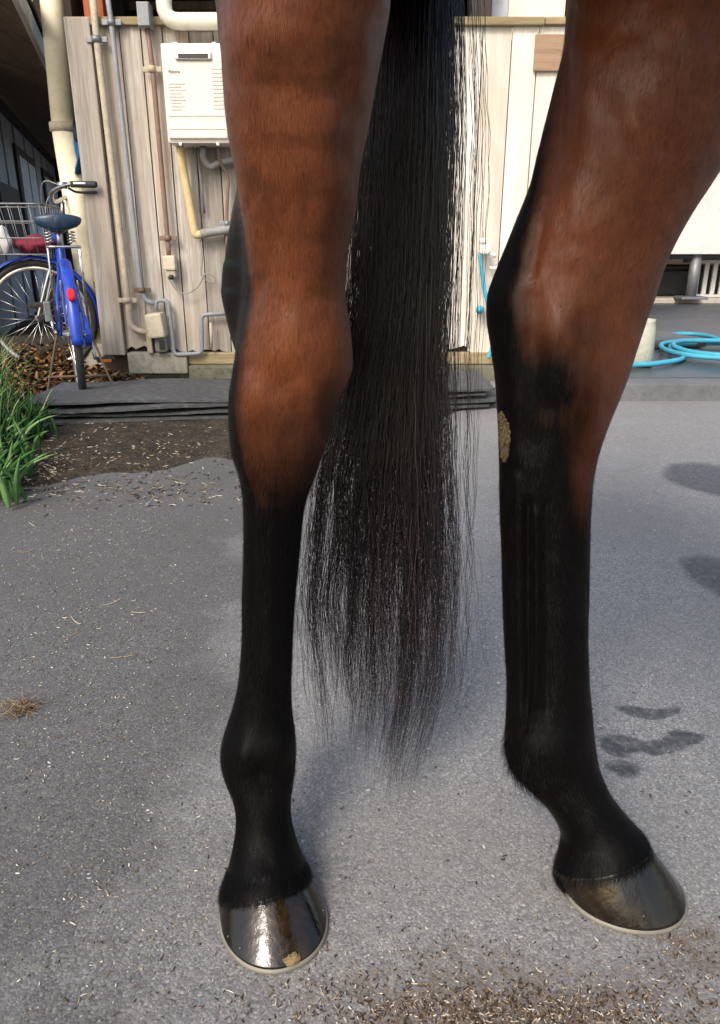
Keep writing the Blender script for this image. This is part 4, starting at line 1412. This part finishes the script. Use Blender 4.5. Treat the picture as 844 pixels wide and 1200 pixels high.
add_grid(body_loft([(1.72, 0, 2.08, .03, .05, .9), (1.80, 0, 2.02, .09, .13, .95), (1.92, 0, 1.92, .10, .15, 1.0), (2.06, 0, 1.78, .075, .11, 1.0), (2.18, 0, 1.66, .06, .08, 1.0),
                    (2.26, 0, 1.57, .055, .065, 1.0), (2.30, 0, 1.53, .02, .03, 1.0)], 40, 40), 0.1)
for s_ in (-1, 1):
    add_grid(body_loft([(1.74, .06 * s_, 2.05, .03, .025, 0), (1.75, .07 * s_, 2.12, .028, .02, 0), (1.77, .075 * s_, 2.2, .004, .004, 0)], 16, 12), .6)
    rws = [(1.18, .15 * s_, 1.2, .11, .02, 1.571)]
    fl_ = []
    for z_, w_, h_ in ((1.2, .10, .16), (1.0, .09, .13), (.85, .07, .095), (.65, .052, .06), (.52, .045, .048), (.46, .05, .052), (.40, .042, .045), (.28, .028, .036), (.17, .03, .042), (.13, .033, .046), (.09, .028, .036), (.05, .04, .05)):
        fl_.append((z_, w_, h_, .03 * smooth(.13, .04, z_) if False else (.05 * float(smooth(0, 1, (.14 - z_) / .1)) if z_ < .14 else 0)))
    zs = np.array([f_[0] for f_ in fl_])[::-1]
    q = pchip(zs, np.array(fl_)[::-1], np.linspace(.05, 1.2, 70))[::-1]
    a = np.linspace(0, 2 * np.pi, 32, endpoint=False)
    P = np.zeros((70, 32, 3))
    for i, (z_, w_, h_, f_) in enumerate(q):
        P[i] = H0 + HD * (1.2 + f_) + HL * .15 * s_ + np.array([0, 0, z_]) + np.outer(np.cos(a) * w_, HL) + np.outer(np.sin(a) * h_, HD)
    add_grid(P, smooth(.75, .45, q[:, 0])[:, None])
body = link('body', np.concatenate(HV), HF, 'coat', None, True, {'black': np.concatenate(HB)})
hold(horse, body)
bm = bmesh.new(); bm.from_mesh(body.data); bmesh.ops.recalc_face_normals(bm, faces=bm.faces); bm.to_mesh(body.data); bm.free()

# ---- hooves
def outline(head, length, width):
    hd = np.array([*head, 0.0]); hd /= np.linalg.norm(hd)
    lt = np.array([-hd[1], hd[0], 0])
    a = np.linspace(0, 2 * np.pi, 400, endpoint=False)
    fx, ly = np.cos(a), np.sin(a)
    ox = np.where(fx > 0, length * .52, length * .48) * np.sign(fx) * np.abs(fx) ** np.where(fx > 0, 1.0, .75)
    oy = width / 2 * np.sign(ly) * np.abs(ly) ** .92 * (1 - .10 * np.maximum(0, -fx))
    p = np.outer(ox, hd) + np.outer(oy, lt)
    an, rr = np.mod(np.arctan2(p[:, 1], p[:, 0]), 2 * np.pi), np.hypot(p[:, 0], p[:, 1])
    o = np.argsort(an)
    r_ = np.interp(PHI, an[o], rr[o], period=2 * np.pi)
    return np.stack([np.cos(PHI) * r_, np.sin(PHI) * r_, np.zeros(NA)], 1), hd, lt
def hoof(c, head, length, width, top, name='hoof'):
    """horn wall lofted from a U-shaped ground outline up to the coronet ring 'top' (NA points, same angles)"""
    c = np.array(c, float)
    O, hd, lt = outline(head, length, width)
    m = 26
    P = np.zeros((m, NA, 3))
    g_ = c + O + np.array([0, 0, .0068])
    tc = top.mean(axis=0)
    tp_ = tc + (top - tc) * 1.02
    for i in range(m - 3):
        t = i / (m - 4)
        bulge = 1 + .012 * math.sin(t * math.pi)
        q = g_ * (1 - t) + tp_ * t
        qc = q.mean(axis=0)
        P[i] = qc + (q - qc) * np.array([bulge, bulge, 1])
    for j, (k, dz) in enumerate(((1.005, .0035), (.96, .005), (.8, .003))):
        P[m - 3 + j] = tc + (top - tc) * k + np.array([0, 0, dz])
    F_ = grid_faces(m, NA, 0, True)
    F_.append(tuple(range(NA)))
    F_.append(tuple((m - 1) * NA + k for k in range(NA - 1, -1, -1)))
    o = link(name, P.reshape(-1, 3), F_, 'hoof', None, True)
    hold(horse, o)
    bm = bmesh.new(); bm.from_mesh(o.data); bmesh.ops.recalc_face_normals(bm, faces=bm.faces); bm.to_mesh(o.data); bm.free()
    S = np.stack([c + O * k + np.array([0, 0, z]) for k, z in ((.80, .0008), (1.01, .0008), (1.032, .002), (1.03, .0062), (.9, .0075))])
    sh = link('shoe', S.reshape(-1, 3), grid_faces(5, NA, 0, True), 'shoe', None, True)
    sh.parent = o
    return o, P, hd, lt
def sub(o, parent):
    o.parent = parent                          # the hoof already stands in world space
    return o
def ring_at(P, ts, y):
    return P[int(np.argmin(np.abs(ts - y)))]
hl, HPl, hdl, ltl = hoof((-.098, .624, 0), (.42, -.9), .128, .116, ring_at(PL, TL, 1037))
hr, HPr, hdr, ltr = hoof((.308, .664, 0), (.955, -.30), .137, .116, ring_at(PR_, TR_, 1004))
for s_ in (-1, 1):
    cfo = H0 + HD * 1.27 + HL * .15 * s_
    hoof((cfo[0], cfo[1], 0), (HD[0], HD[1]), .13, .125, outline((HD[0], HD[1]), .105, .1)[0] + cfo - HD * .02 + np.array([0, 0, .065]))
# tan chip at the toe of the left hoof, nail heads on both
V = []
kt = int(np.argmax(HPl[0] @ hdl))
c = HPl[0, kt]
nrm = hdl
pts = []
for t, rr_ in [(2 * math.pi * k / 20, 1 + .18 * math.sin(k * 2.3) + .1 * math.sin(k * 5.1)) for k in range(20)]:
    u, w = math.cos(t) * .0085 * rr_, math.sin(t) * .0045 * rr_ + .0038
    pts.append(Vector(c + ltl * u + np.array([0, 0, max(.0, w)]) - hdl * (.55 * max(0, w) + (u / .06) ** 2 * .03) + hdl * .0012))
mb = MB()
ctr = sum(pts, Vector()) / 20
mb.add(pts + [ctr + Vector(hdl) * .003] + [p - Vector(hdl) * .004 for p in pts], [(k, (k + 1) % 20, 20) for k in range(20)] + [(21 + k, 21 + (k + 1) % 20, (k + 1) % 20, k) for k in range(20)])
sub(mb.build('toe_chip', 'clip'), hl)
def nail(P, idx, row, o):
    p = Vector(P[row, idx % NA])
    q = Vector(P[row + 1, idx % NA])
    n_ = (p - Vector(P[row].mean(axis=0))); n_.z = 0; n_.normalize()
    bm = bmesh.new()
    bmesh.ops.create_icosphere(bm, subdivisions=1, radius=.001)
    for v in bm.verts:
        v.co = v.co + p + n_ * .0004
    bm.verts.index_update()
    mb = MB().add([v.co for v in bm.verts], [[v.index for v in f.verts] for f in bm.faces], True)
    bm.free()
    sub(mb.build('nail', 'shoe'), o)
for idx, row in ((24, 5), (31, 6), (-21, 5), (-29, 6), (-38, 6)):
    nail(HPl, kt + idx, row, hl)
ktr = int(np.argmax(HPr[0] @ hdr))
for idx, row in ((-24, 6),):
    nail(HPr, ktr + idx, row, hr)

# ---- chestnut on the inside of the turned-out leg
def surf(P, px, py):
    X, Y = project(P)
    n = grid_normals(P)
    fac = np.sum(n * (np.array([0, 0, CAMH]) - P), axis=2) > 0
    d = np.where(fac, (X - px) ** 2 + (Y - py) ** 2, 1e9)
    i = np.unravel_index(np.argmin(d), d.shape)
    return Vector(P[i]), Vector(n[i])
V, Fs = [], []
rowsC = np.array([(482, 586.5, 588), (486, 586, 590.5), (491, 585.8, 594), (498, 586, 596.5), (505, 586, 598.5), (512, 586.5, 598), (519, 587.2, 598.6), (526, 588, 597), (533, 589, 596), (538, 590.5, 594.5), (542, 592, 593)])
NR, NCc = 34, 16
for ry in np.linspace(482, 542, NR):
    xl = np.interp(ry, rowsC[:, 0], rowsC[:, 1]) + random.uniform(-.4, .3)
    xr = np.interp(ry, rowsC[:, 0], rowsC[:, 2]) + random.uniform(-.9, .9)
    for k in range(NCc):
        p, n_ = surf(PR_, xl + (xr - xl) * k / (NCc - 1), ry)
        e = -.001 if k in (0, NCc - 1) or ry in (482, 542) else .0022 + random.uniform(-.0012, .0014)
        V.append(p + n_ * e)
Fs = [(i * NCc + k, i * NCc + k + 1, (i + 1) * NCc + k + 1, (i + 1) * NCc + k) for i in range(NR - 1) for k in range(NCc - 1)]
o = link('chestnut', V, Fs, 'chestnut', None, False)
hold(horse, o)
o['label'] = 'pale crusty chestnut on the inner hind leg'

# ---- hair strands
def strands(name, roots, dirs, lens, wid, seg, mat, bend, extra=None, tint=None, sides=2, taper=True):
    """roots N,3; dirs N,3 unit; bend N,3 added quadratically; flat ribbons (sides=2) or three-sided tubes"""
    N = len(roots)
    t = np.linspace(0, 1, seg + 1)
    C_ = roots[:, None] + dirs[:, None] * (lens[:, None, None] * t[None, :, None]) + bend[:, None] * (t ** 2)[None, :, None]
    if extra is not None:
        C_ = C_ + extra
    return C_
def ribbons(C_, wid, side, sides):
    """C_ N,S,3 centre lines, wid N,S widths"""
    N, S = C_.shape[:2]
    T = np.gradient(C_, axis=1)
    T /= np.maximum(np.linalg.norm(T, axis=2, keepdims=True), 1e-9)
    A_ = side[:, None] - T * np.sum(side[:, None] * T, axis=2, keepdims=True)
    A_ /= np.maximum(np.linalg.norm(A_, axis=2, keepdims=True), 1e-9)
    B_ = np.cross(T, A_)
    V = np.stack([C_ + (A_ * math.cos(2 * math.pi * k / sides) + B_ * math.sin(2 * math.pi * k / sides)) * (wid[..., None] / 2) for k in range(sides)], axis=2)
    idx = np.arange(N * S * sides).reshape(N, S, sides)
    Fl = []
    for k in range(sides if sides > 2 else 1):
        k2 = (k + 1) % sides
        Fl.append(np.stack([idx[:, :-1, k], idx[:, :-1, k2], idx[:, 1:, k2], idx[:, 1:, k]], axis=-1).reshape(-1, 4))
    return V.reshape(-1, 3), np.concatenate(Fl)
def big_mesh(name, V, Fq, mat, attrs, sm=True):
    me = bpy.data.meshes.new(name)
    nv, nf = len(V), len(Fq)
    k = Fq.shape[1]
    me.vertices.add(nv); me.vertices.foreach_set('co', V.astype(np.float32).ravel())
    me.loops.add(nf * k); me.loops.foreach_set('vertex_index', Fq.astype(np.int32).ravel())
    me.polygons.add(nf)
    me.polygons.foreach_set('loop_start', np.arange(0, nf * k, k, dtype=np.int32))
    me.polygons.foreach_set('loop_total', np.full(nf, k, dtype=np.int32))
    if sm:
        me.polygons.foreach_set('use_smooth', np.ones(nf, bool))
    for an, v in attrs.items():
        a_ = me.attributes.new(an, 'FLOAT', 'POINT')
        a_.data.foreach_set('value', np.asarray(v, np.float32))
    me.update(calc_edges=True)
    me.materials.append(M[mat])
    o = bpy.data.objects.new(name, me)
    C.objects.link(o)
    return o

# tail: strands follow a hanging sheaf, thick at the top and thinning out below
NS, SEG = 4600, 52
fr_ = rng.random(NS)
u = np.where(fr_ < .66, np.clip(rng.normal(0, .40, NS), -1, 1), np.where(fr_ < .9, rng.uniform(-1, 1.0, NS), rng.uniform(.4, 1.12, NS)))     # across the tail
keep = rng.random(NS) < (1 - .95 * smooth(.12, .72, u)) * (1 - .6 * smooth(-.7, -.95, u))
u = u[keep]; NS = len(u)
dep = rng.normal(0, .4, NS).clip(-1, 1)
rowsT = np.array([  # y pixel, left edge, right edge, depth
    (-420, 470, 520, .99), (-200, 442, 540, .95), (0, 424, 562, .92), (150, 408, 569, .91), (340, 398, 563, .895), (440, 380, 560, .885), (560, 360, 556, .87), (700, 350, 553, .855), (800, 358, 544, .84), (880, 372, 512, .825), (960, 382, 486, .80)])
tt = np.r_[np.linspace(0, .27, 6)[:-1], np.linspace(.27, 1, SEG - 4)]
yend = 915 - np.abs(rng.normal(0, 1, NS)) * 60 - 50 * np.abs(u) ** 1.5 * rng.random(NS)
yend -= np.where(rng.random(NS) < .6, rng.uniform(40, 450, NS), 0)
yend = np.where(rng.random(NS) < .05, rng.uniform(880, 962, NS), yend)
yend = np.clip(yend, 380, 962)
ystart = -420.0
ctr_ = np.sort(np.r_[rng.uniform(-1.05, 1.1, 22), rng.normal(0, .4, 18)])
NC = len(ctr_)
cid = np.argmin(np.abs(u[:, None] + rng.normal(0, .03, NS)[:, None] - ctr_[None]), axis=1)
clump = ctr_[cid]
cstr = (rng.random(NC) ** .9 * .85)[cid]
yend = yend - rng.uniform(-25, 100, NC)[cid]
yend = np.clip(yend, 380, 962)
YP = ystart + (yend[:, None] - ystart) * tt[None]
pull = smooth(380, 860, YP) * cstr[:, None] * rng.uniform(.5, 1, NS)[:, None]
rk_ = np.argsort(np.argsort(u)) / NS * 2.0 - 1.0
low = smooth(330, 720, YP)
uf = u[:, None] * (1 - .62 * low) + rk_[:, None] * .62 * low
clf = clump[:, None] * (1 - .62 * low) + np.interp(clump, np.sort(u), np.sort(rk_))[:, None] * .62 * low
uu = uf * (1 - pull) + clf * pull
wav = rng.random(NS)[:, None]
ph1, ph2, ph3 = (rng.uniform(0, 6.28, NS)[:, None] for _ in range(3))
uu = uu + .024 * np.sin(YP / 31 + ph1) * (YP > -100) * wav * (1 + 1.3 * low) + .016 * np.sin(YP / 11.5 + ph2) * rng.random(NS)[:, None] * (1 + low)
uu = uu + .035 * np.sin(YP / 24 + cid[:, None] * 2.7) * smooth(350, 800, YP) * (rng.random(NC) ** 1.5)[cid][:, None]
uu = uu + .03 * np.sin(YP / 150 + cid[:, None] * 1.9) * smooth(300, 800, YP) + smooth(200, 900, YP) * rng.normal(0, .04, NS)[:, None]
stray = (rng.random(NS) < .22)[:, None] * smooth(560, 950, YP) * rng.normal(0, .30, NS)[:, None]
uu = uu + stray + smooth(780, 940, YP) * rng.normal(0, .13, NS)[:, None]
lft = np.interp(YP, rowsT[:, 0], rowsT[:, 1]); rgt = np.interp(YP, rowsT[:, 0], rowsT[:, 2]); dY = np.interp(YP, rowsT[:, 0], rowsT[:, 3])
PX = (lft + rgt) / 2 + (rgt - lft) / 2 * uu
dd_ = dY + dep[:, None] * np.sqrt(np.maximum(.08, 1 - np.minimum(1, uu ** 2))) * .045 * smooth(-420, 100, YP)
uu_, vv_ = (PX - 422) / F, (600 - YP) / F
dy_, dz_ = cp + vv_ * sp, -sp + vv_ * cp
dd_ = dd_ + .0011 * np.sin(YP / 13 + ph3) + .0022 * np.sin(YP / 37 + ph2)
k_ = dd_ / dy_
CT = np.stack([uu_ * k_, dd_, CAMH + dz_ * k_], axis=2)
CT[..., 2] = np.maximum(CT[..., 2], .004 + .003 * rng.random(NS)[:, None])
wt = np.full((NS, SEG + 1), .00044) * rng.uniform(.75, 1.35, NS)[:, None] * (1 + .25 * tt[None] - .85 * tt[None] ** 8)
sd3 = np.tile(np.array([1.0, 0, 0]), (NS, 1))
V, Fq = ribbons(CT, wt, sd3, 3)
ti = np.repeat(rng.random(NS) ** 1.3, (SEG + 1) * 3)
tail = big_mesh('tail', V, Fq, 'tail', {'tint': ti})
hold(horse, tail)

# short coat hair lying down the legs, longer at the fetlocks and round the coronets
def fur(P, B, ts, N, ymin, ymax, lmin, lmax, lift, seed, wid=.00042, sel=None):
    r_ = np.random.default_rng(seed)
    rows = np.where((ts > ymin) & (ts < ymax))[0]
    i = r_.choice(rows[:-1], N)
    k = r_.integers(0, NA, N)
    f1, f2 = r_.random(N)[:, None], r_.random(N)[:, None]
    k2 = (k + 1) % NA
    p = (P[i, k] * (1 - f1) + P[i + 1, k] * f1) * (1 - f2) + (P[i, k2] * (1 - f1) + P[i + 1, k2] * f1) * f2
    n = grid_normals(P)[i, k]
    view = np.sum(n * (np.array([0, 0, CAMH]) - p), axis=1) > -.35
    if sel is not None:
        view &= sel(p, n)
    p, n, i, k = p[view], n[view], i[view], k[view]
    M_ = len(p)
    d = P[np.minimum(i + 1, len(P) - 1), k] - P[i, k]
    d = d / np.linalg.norm(d, axis=1, keepdims=True) + r_.normal(0, .16, (M_, 3)) + n * lift
    d /= np.linalg.norm(d, axis=1, keepdims=True)
    L = r_.uniform(lmin, lmax, M_)
    t = np.linspace(0, 1, 4)
    Cc = p[:, None] + d[:, None] * (L[:, None, None] * t[None, :, None]) - n[:, None] * (L * lift * .55)[:, None, None] * (t ** 2)[None, :, None] + n[:, None] * .0002
    w = np.full((M_, 4), wid) * r_.uniform(.7, 1.2, M_)[:, None] * np.array([1, .9, .65, .12])[None]
    side = np.cross(n, d)
    V, Fq = ribbons(Cc, w, side, 2)
    return V, Fq, np.repeat(B[i, k], 8), np.repeat(r_.random(M_), 8)
FV, FF, FB, FT = [], [], [], []
def addfur(*a, **kw):
    V, Fq, b, t = fur(*a, **kw)
    off = sum(len(v) for v in FV)
    FV.append(V); FF.append(Fq + off); FB.append(b); FT.append(t)
addfur(PL, BL, TL, 60000, -30, 1040, .004, .0065, .07, 11, wid=.00025)
addfur(PR_, BR_, TR_, 60000, -30, 1030, .004, .0065, .07, 12, wid=.00025)
addfur(PL, BL, TL, 26000, 520, 1030, .005, .009, .24, 21, wid=.00026)
addfur(PR_, BR_, TR_, 26000, 500, 1010, .005, .009, .24, 22, wid=.00026)
addfur(PL, BL, TL, 2200, 1022, 1050, .008, .016, .35, 13)          # coronet fringes
addfur(PR_, BR_, TR_, 2200, 990, 1030, .008, .016, .35, 14)
def behind(p, n):
    return n[:, 0] < -.72
addfur(PR_, BR_, TR_, 5200, 860, 925, .012, .03, .55, 15, sel=lambda p, n: n[:, 0] < -.5)
addfur(PL, BL, TL, 9000, 1010, 1046, .006, .013, .28, 23)
addfur(PR_, BR_, TR_, 9000, 975, 1020, .006, .013, .28, 24)
addfur(PR_, BR_, TR_, 4500, 560, 860, .006, .011, .45, 16, sel=behind)
addfur(PL, BL, TL, 5000, 560, 900, .005, .009, .4, 17, sel=lambda p, n: np.abs(n[:, 0]) > .75)
fo = big_mesh('coat_hair', np.concatenate(FV), np.concatenate(FF), 'coat_hair', {'black': np.concatenate(FB), 'tint': np.concatenate(FT)})
hold(horse, fo)
# ------------------------------------------------------------------ loose stuff on the ground
def chips(name, pos, L, Wd, mat, tint, label, cat_, thick=.0015, curl=.07, flat=.12, seed=1):
    """flat curled slivers, each a real little piece with thickness"""
    r_ = np.random.default_rng(seed)
    N = len(pos)
    a = r_.uniform(0, 2 * np.pi, N)
    tl = r_.normal(0, flat, N)
    d = np.stack([np.cos(a), np.sin(a), tl], 1)
    d /= np.linalg.norm(d, axis=1, keepdims=True)
    t = np.linspace(-.5, .5, 4)
    up = np.array([0, 0, 1.0])
    sidev = np.cross(up, d)
    bend = r_.normal(0, curl, N)
    Cc = pos[:, None] + d[:, None] * (L[:, None, None] * t[None, :, None]) + sidev[:, None] * (bend * L)[:, None, None] * ((t * 2) ** 2)[None, :, None]
    Cc[..., 2] += np.abs(r_.normal(0, .12, N) * L)[:, None] * (t * 2)[None] ** 2
    w = np.repeat(Wd[:, None], 4, 1) * np.array([.7, 1, .95, .55])[None]
    sc = np.cross(up[None], d)
    V, Fq = ribbons(Cc, w, sc, 4)
    V = V.reshape(N, 4, 4, 3)
    base = Cc[:, :, None, :]
    off = V - base
    off[..., 2] *= np.minimum(1.0, thick / np.maximum(Wd, 1e-5))[:, None, None]
    V = (base + off).reshape(-1, 3)
    V[:, 2] = np.maximum(V[:, 2], .0006)
    o = big_mesh(name, V, Fq, mat, {'tint': np.repeat(tint, 16)}, False)
    tag(o, label, cat_, kind='stuff')
    return o
def scatter_px(n, cx, cy, sx, sy, seed, lim=(468, 1215)):
    """scatter in ground space round the spot seen at cx, cy"""
    r_ = np.random.default_rng(seed)
    out = []
    while len(out) < n:
        x_, y_ = r_.normal(cx, sx), r_.normal(cy, sy)
        if lim[0] < y_ < lim[1] and -40 < x_ < 890:
            p = gnd(x_, y_)
            out.append((p.x, p.y, 0.0))
    return np.array(out)
def ground_z(P):
    h = soil_height(P[:, 0], P[:, 1])
    P[:, 2] = np.maximum(h, 0) + .001
    return P
parts_ = [scatter_px(1700, 90, 690, 90, 90, 1), scatter_px(900, 120, 612, 90, 30, 2), scatter_px(500, 100, 940, 100, 140, 3), scatter_px(250, 300, 850, 200, 200, 44)]
pos = ground_z(np.concatenate(parts_))
n = len(pos)
chips('straw_litter', pos, rng.uniform(.0015, .0045, n) * np.where(rng.random(n) < .1, 2.2, 1), rng.uniform(.0008, .0024, n), 'straw', rng.uniform(.1, 1, n) ** 1.2, 'pale straw and shavings strewn over the asphalt beside the near hind leg', 'straw', seed=2)
pos = ground_z(np.concatenate([scatter_px(2100, 600, 1190, 125, 22, 4), scatter_px(260, 800, 1130, 40, 36, 5), scatter_px(420, 470, 1150, 110, 30, 6), scatter_px(250, 420, 1100, 240, 70, 8)]))
n = len(pos)
chips('wood_shavings', pos, rng.uniform(.0014, .005, n) * np.where(rng.random(n) < .08, 1.7, 1), rng.uniform(.0006, .0018, n), 'straw', rng.random(n) ** 2.8, 'brown wood shavings and chaff scattered on the asphalt before the hooves', 'shavings', seed=3)
pos = ground_z(np.concatenate([scatter_px(420, 420, 800, 320, 260, 7), scatter_px(240, 700, 760, 120, 180, 9)]))
n = len(pos)
chips('grit', pos, rng.uniform(.002, .006, n), rng.uniform(.0015, .004, n), 'grit', rng.random(n), 'pale and dark grit lying over the open asphalt', 'grit', .002, .1, .1, seed=4)
# long straw stalks
pos = ground_z(np.concatenate([scatter_px(5, 110, 680, 90, 60, 21), np.array([[*gnd(*p)[:2], 0] for p in ((235, 585), (172, 622), (50, 654), (90, 742), (130, 708), (30, 648))])]))
n = len(pos)
chips('straw_stalks', pos, rng.uniform(.02, .055, n), rng.uniform(.0014, .0024, n), 'straw', rng.uniform(.45, .85, n), 'single long straw stalks lying on the asphalt', 'straw', .003, .03, .03, seed=6)
# small heap of straw at the left edge
c = gnd(25, 832)
pos = np.column_stack([rng.normal(c.x, .014, 170), rng.normal(c.y, .012, 170), np.abs(rng.normal(.004, .006, 170))])
chips('straw_tuft', pos, rng.uniform(.01, .03, 170), rng.uniform(.0007, .0015, 170), 'straw', rng.uniform(.1, .6, 170), 'small tuft of straw on the asphalt at the frame edge', 'straw', .001, .15, .3, seed=7)
# chaff and twigs on the soil
pos = ground_z(np.concatenate([scatter_px(450, 150, 530, 80, 18, 11), scatter_px(700, 40, 545, 28, 16, 12), scatter_px(300, 160, 575, 80, 10, 15)]))
n = len(pos)
chips('chaff', pos, rng.uniform(.006, .022, n), rng.uniform(.002, .006, n), 'straw', rng.random(n) ** 2.6, 'chaff and straw bits on the dark soil strip', 'chaff', .003, .1, .2, seed=8)
pos = scatter_px(1500, 45, 446, 55, 12, 13, (415, 480)); pos[:, 2] = .02 + rng.random(len(pos)) * .10 * np.exp(-((pos[:, 0] + 2.0) / .5) ** 2)
n = len(pos)
chips('fallen_leaves', pos, rng.uniform(.03, .07, n), rng.uniform(.02, .04, n), 'leaf_litter', rng.random(n), 'heap of brown fallen leaves under the bicycle', 'leaves', .003, .2, .3, seed=9)

# ------------------------------------------------------------------ grass and weeds at the left edge
def blades(name, base, h, w, lean, tint, label, cat_, seed, seg=8, droop=.5):
    r_ = np.random.default_rng(seed)
    N = len(base)
    t = np.linspace(0, 1, seg + 1)
    a = r_.uniform(0, 2 * np.pi, N)
    ln = np.stack([np.cos(a), np.sin(a) * .7, np.zeros(N)], 1) * r_.uniform(.2, 1, N)[:, None] * droop + np.array(lean)[None]
    Cc = base[:, None] + np.array([0, 0, 1.0]) * (h[:, None] * (t - .32 * np.linalg.norm(ln, axis=1)[:, None] * t ** 2.4))[..., None] + ln[:, None] * (h[:, None] * t[None] ** 1.9)[..., None]
    Cc[..., 2] = np.maximum(Cc[..., 2], .01)
    ww = w[:, None] * (np.minimum(1, .45 + 2.2 * t) * (1 - t ** 2.2) + .02)[None]
    side = np.stack([-np.sin(a), np.cos(a), np.zeros(N)], 1)
    V, Fq = ribbons(Cc, ww, side, 3)
    V = V.reshape(N, seg + 1, 3, 3)
    V[:, :, 1:] = Cc[:, :, None] + (V[:, :, 1:] - Cc[:, :, None]) * np.array([1.0, 1.0, 1.0])
    o = big_mesh(name, V.reshape(-1, 3), Fq, 'grass', {'tint': np.repeat(tint, (seg + 1) * 3)})
    return tag(o, label, cat_, kind='stuff')
b1 = scatter_px(380, -14, 510, 18, 12, 31); b2 = scatter_px(300, -32, 498, 14, 20, 32)
b = ground_z(np.concatenate([b1, b2])); n = len(b)
blades('grass', b, rng.uniform(.08, .47, n), rng.uniform(.0035, .008, n), (.10, -.05, 0), rng.random(n), 'tall green grass tuft beside the bicycle', 'grass', 3)
b = ground_z(np.concatenate([scatter_px(220, -6, 560, 18, 20, 33), scatter_px(60, 38, 515, 12, 8, 34)])); n = len(b)
blades('weeds', b, rng.uniform(.06, .2, n), rng.uniform(.012, .026, n), (.12, -.05, 0), rng.random(n) * .8, 'low leafy green weeds at the asphalt edge', 'weeds', 4, 6, .8)
b = ground_z(scatter_px(14, 180, 450, 40, 6, 35)); n = len(b)
blades('grass_sprigs', b, rng.uniform(.04, .12, n), rng.uniform(.004, .007, n), (0, 0, 0), rng.random(n) * .9, 'few thin grass sprigs at the foot of the plank wall', 'grass', 5, 5, .4)
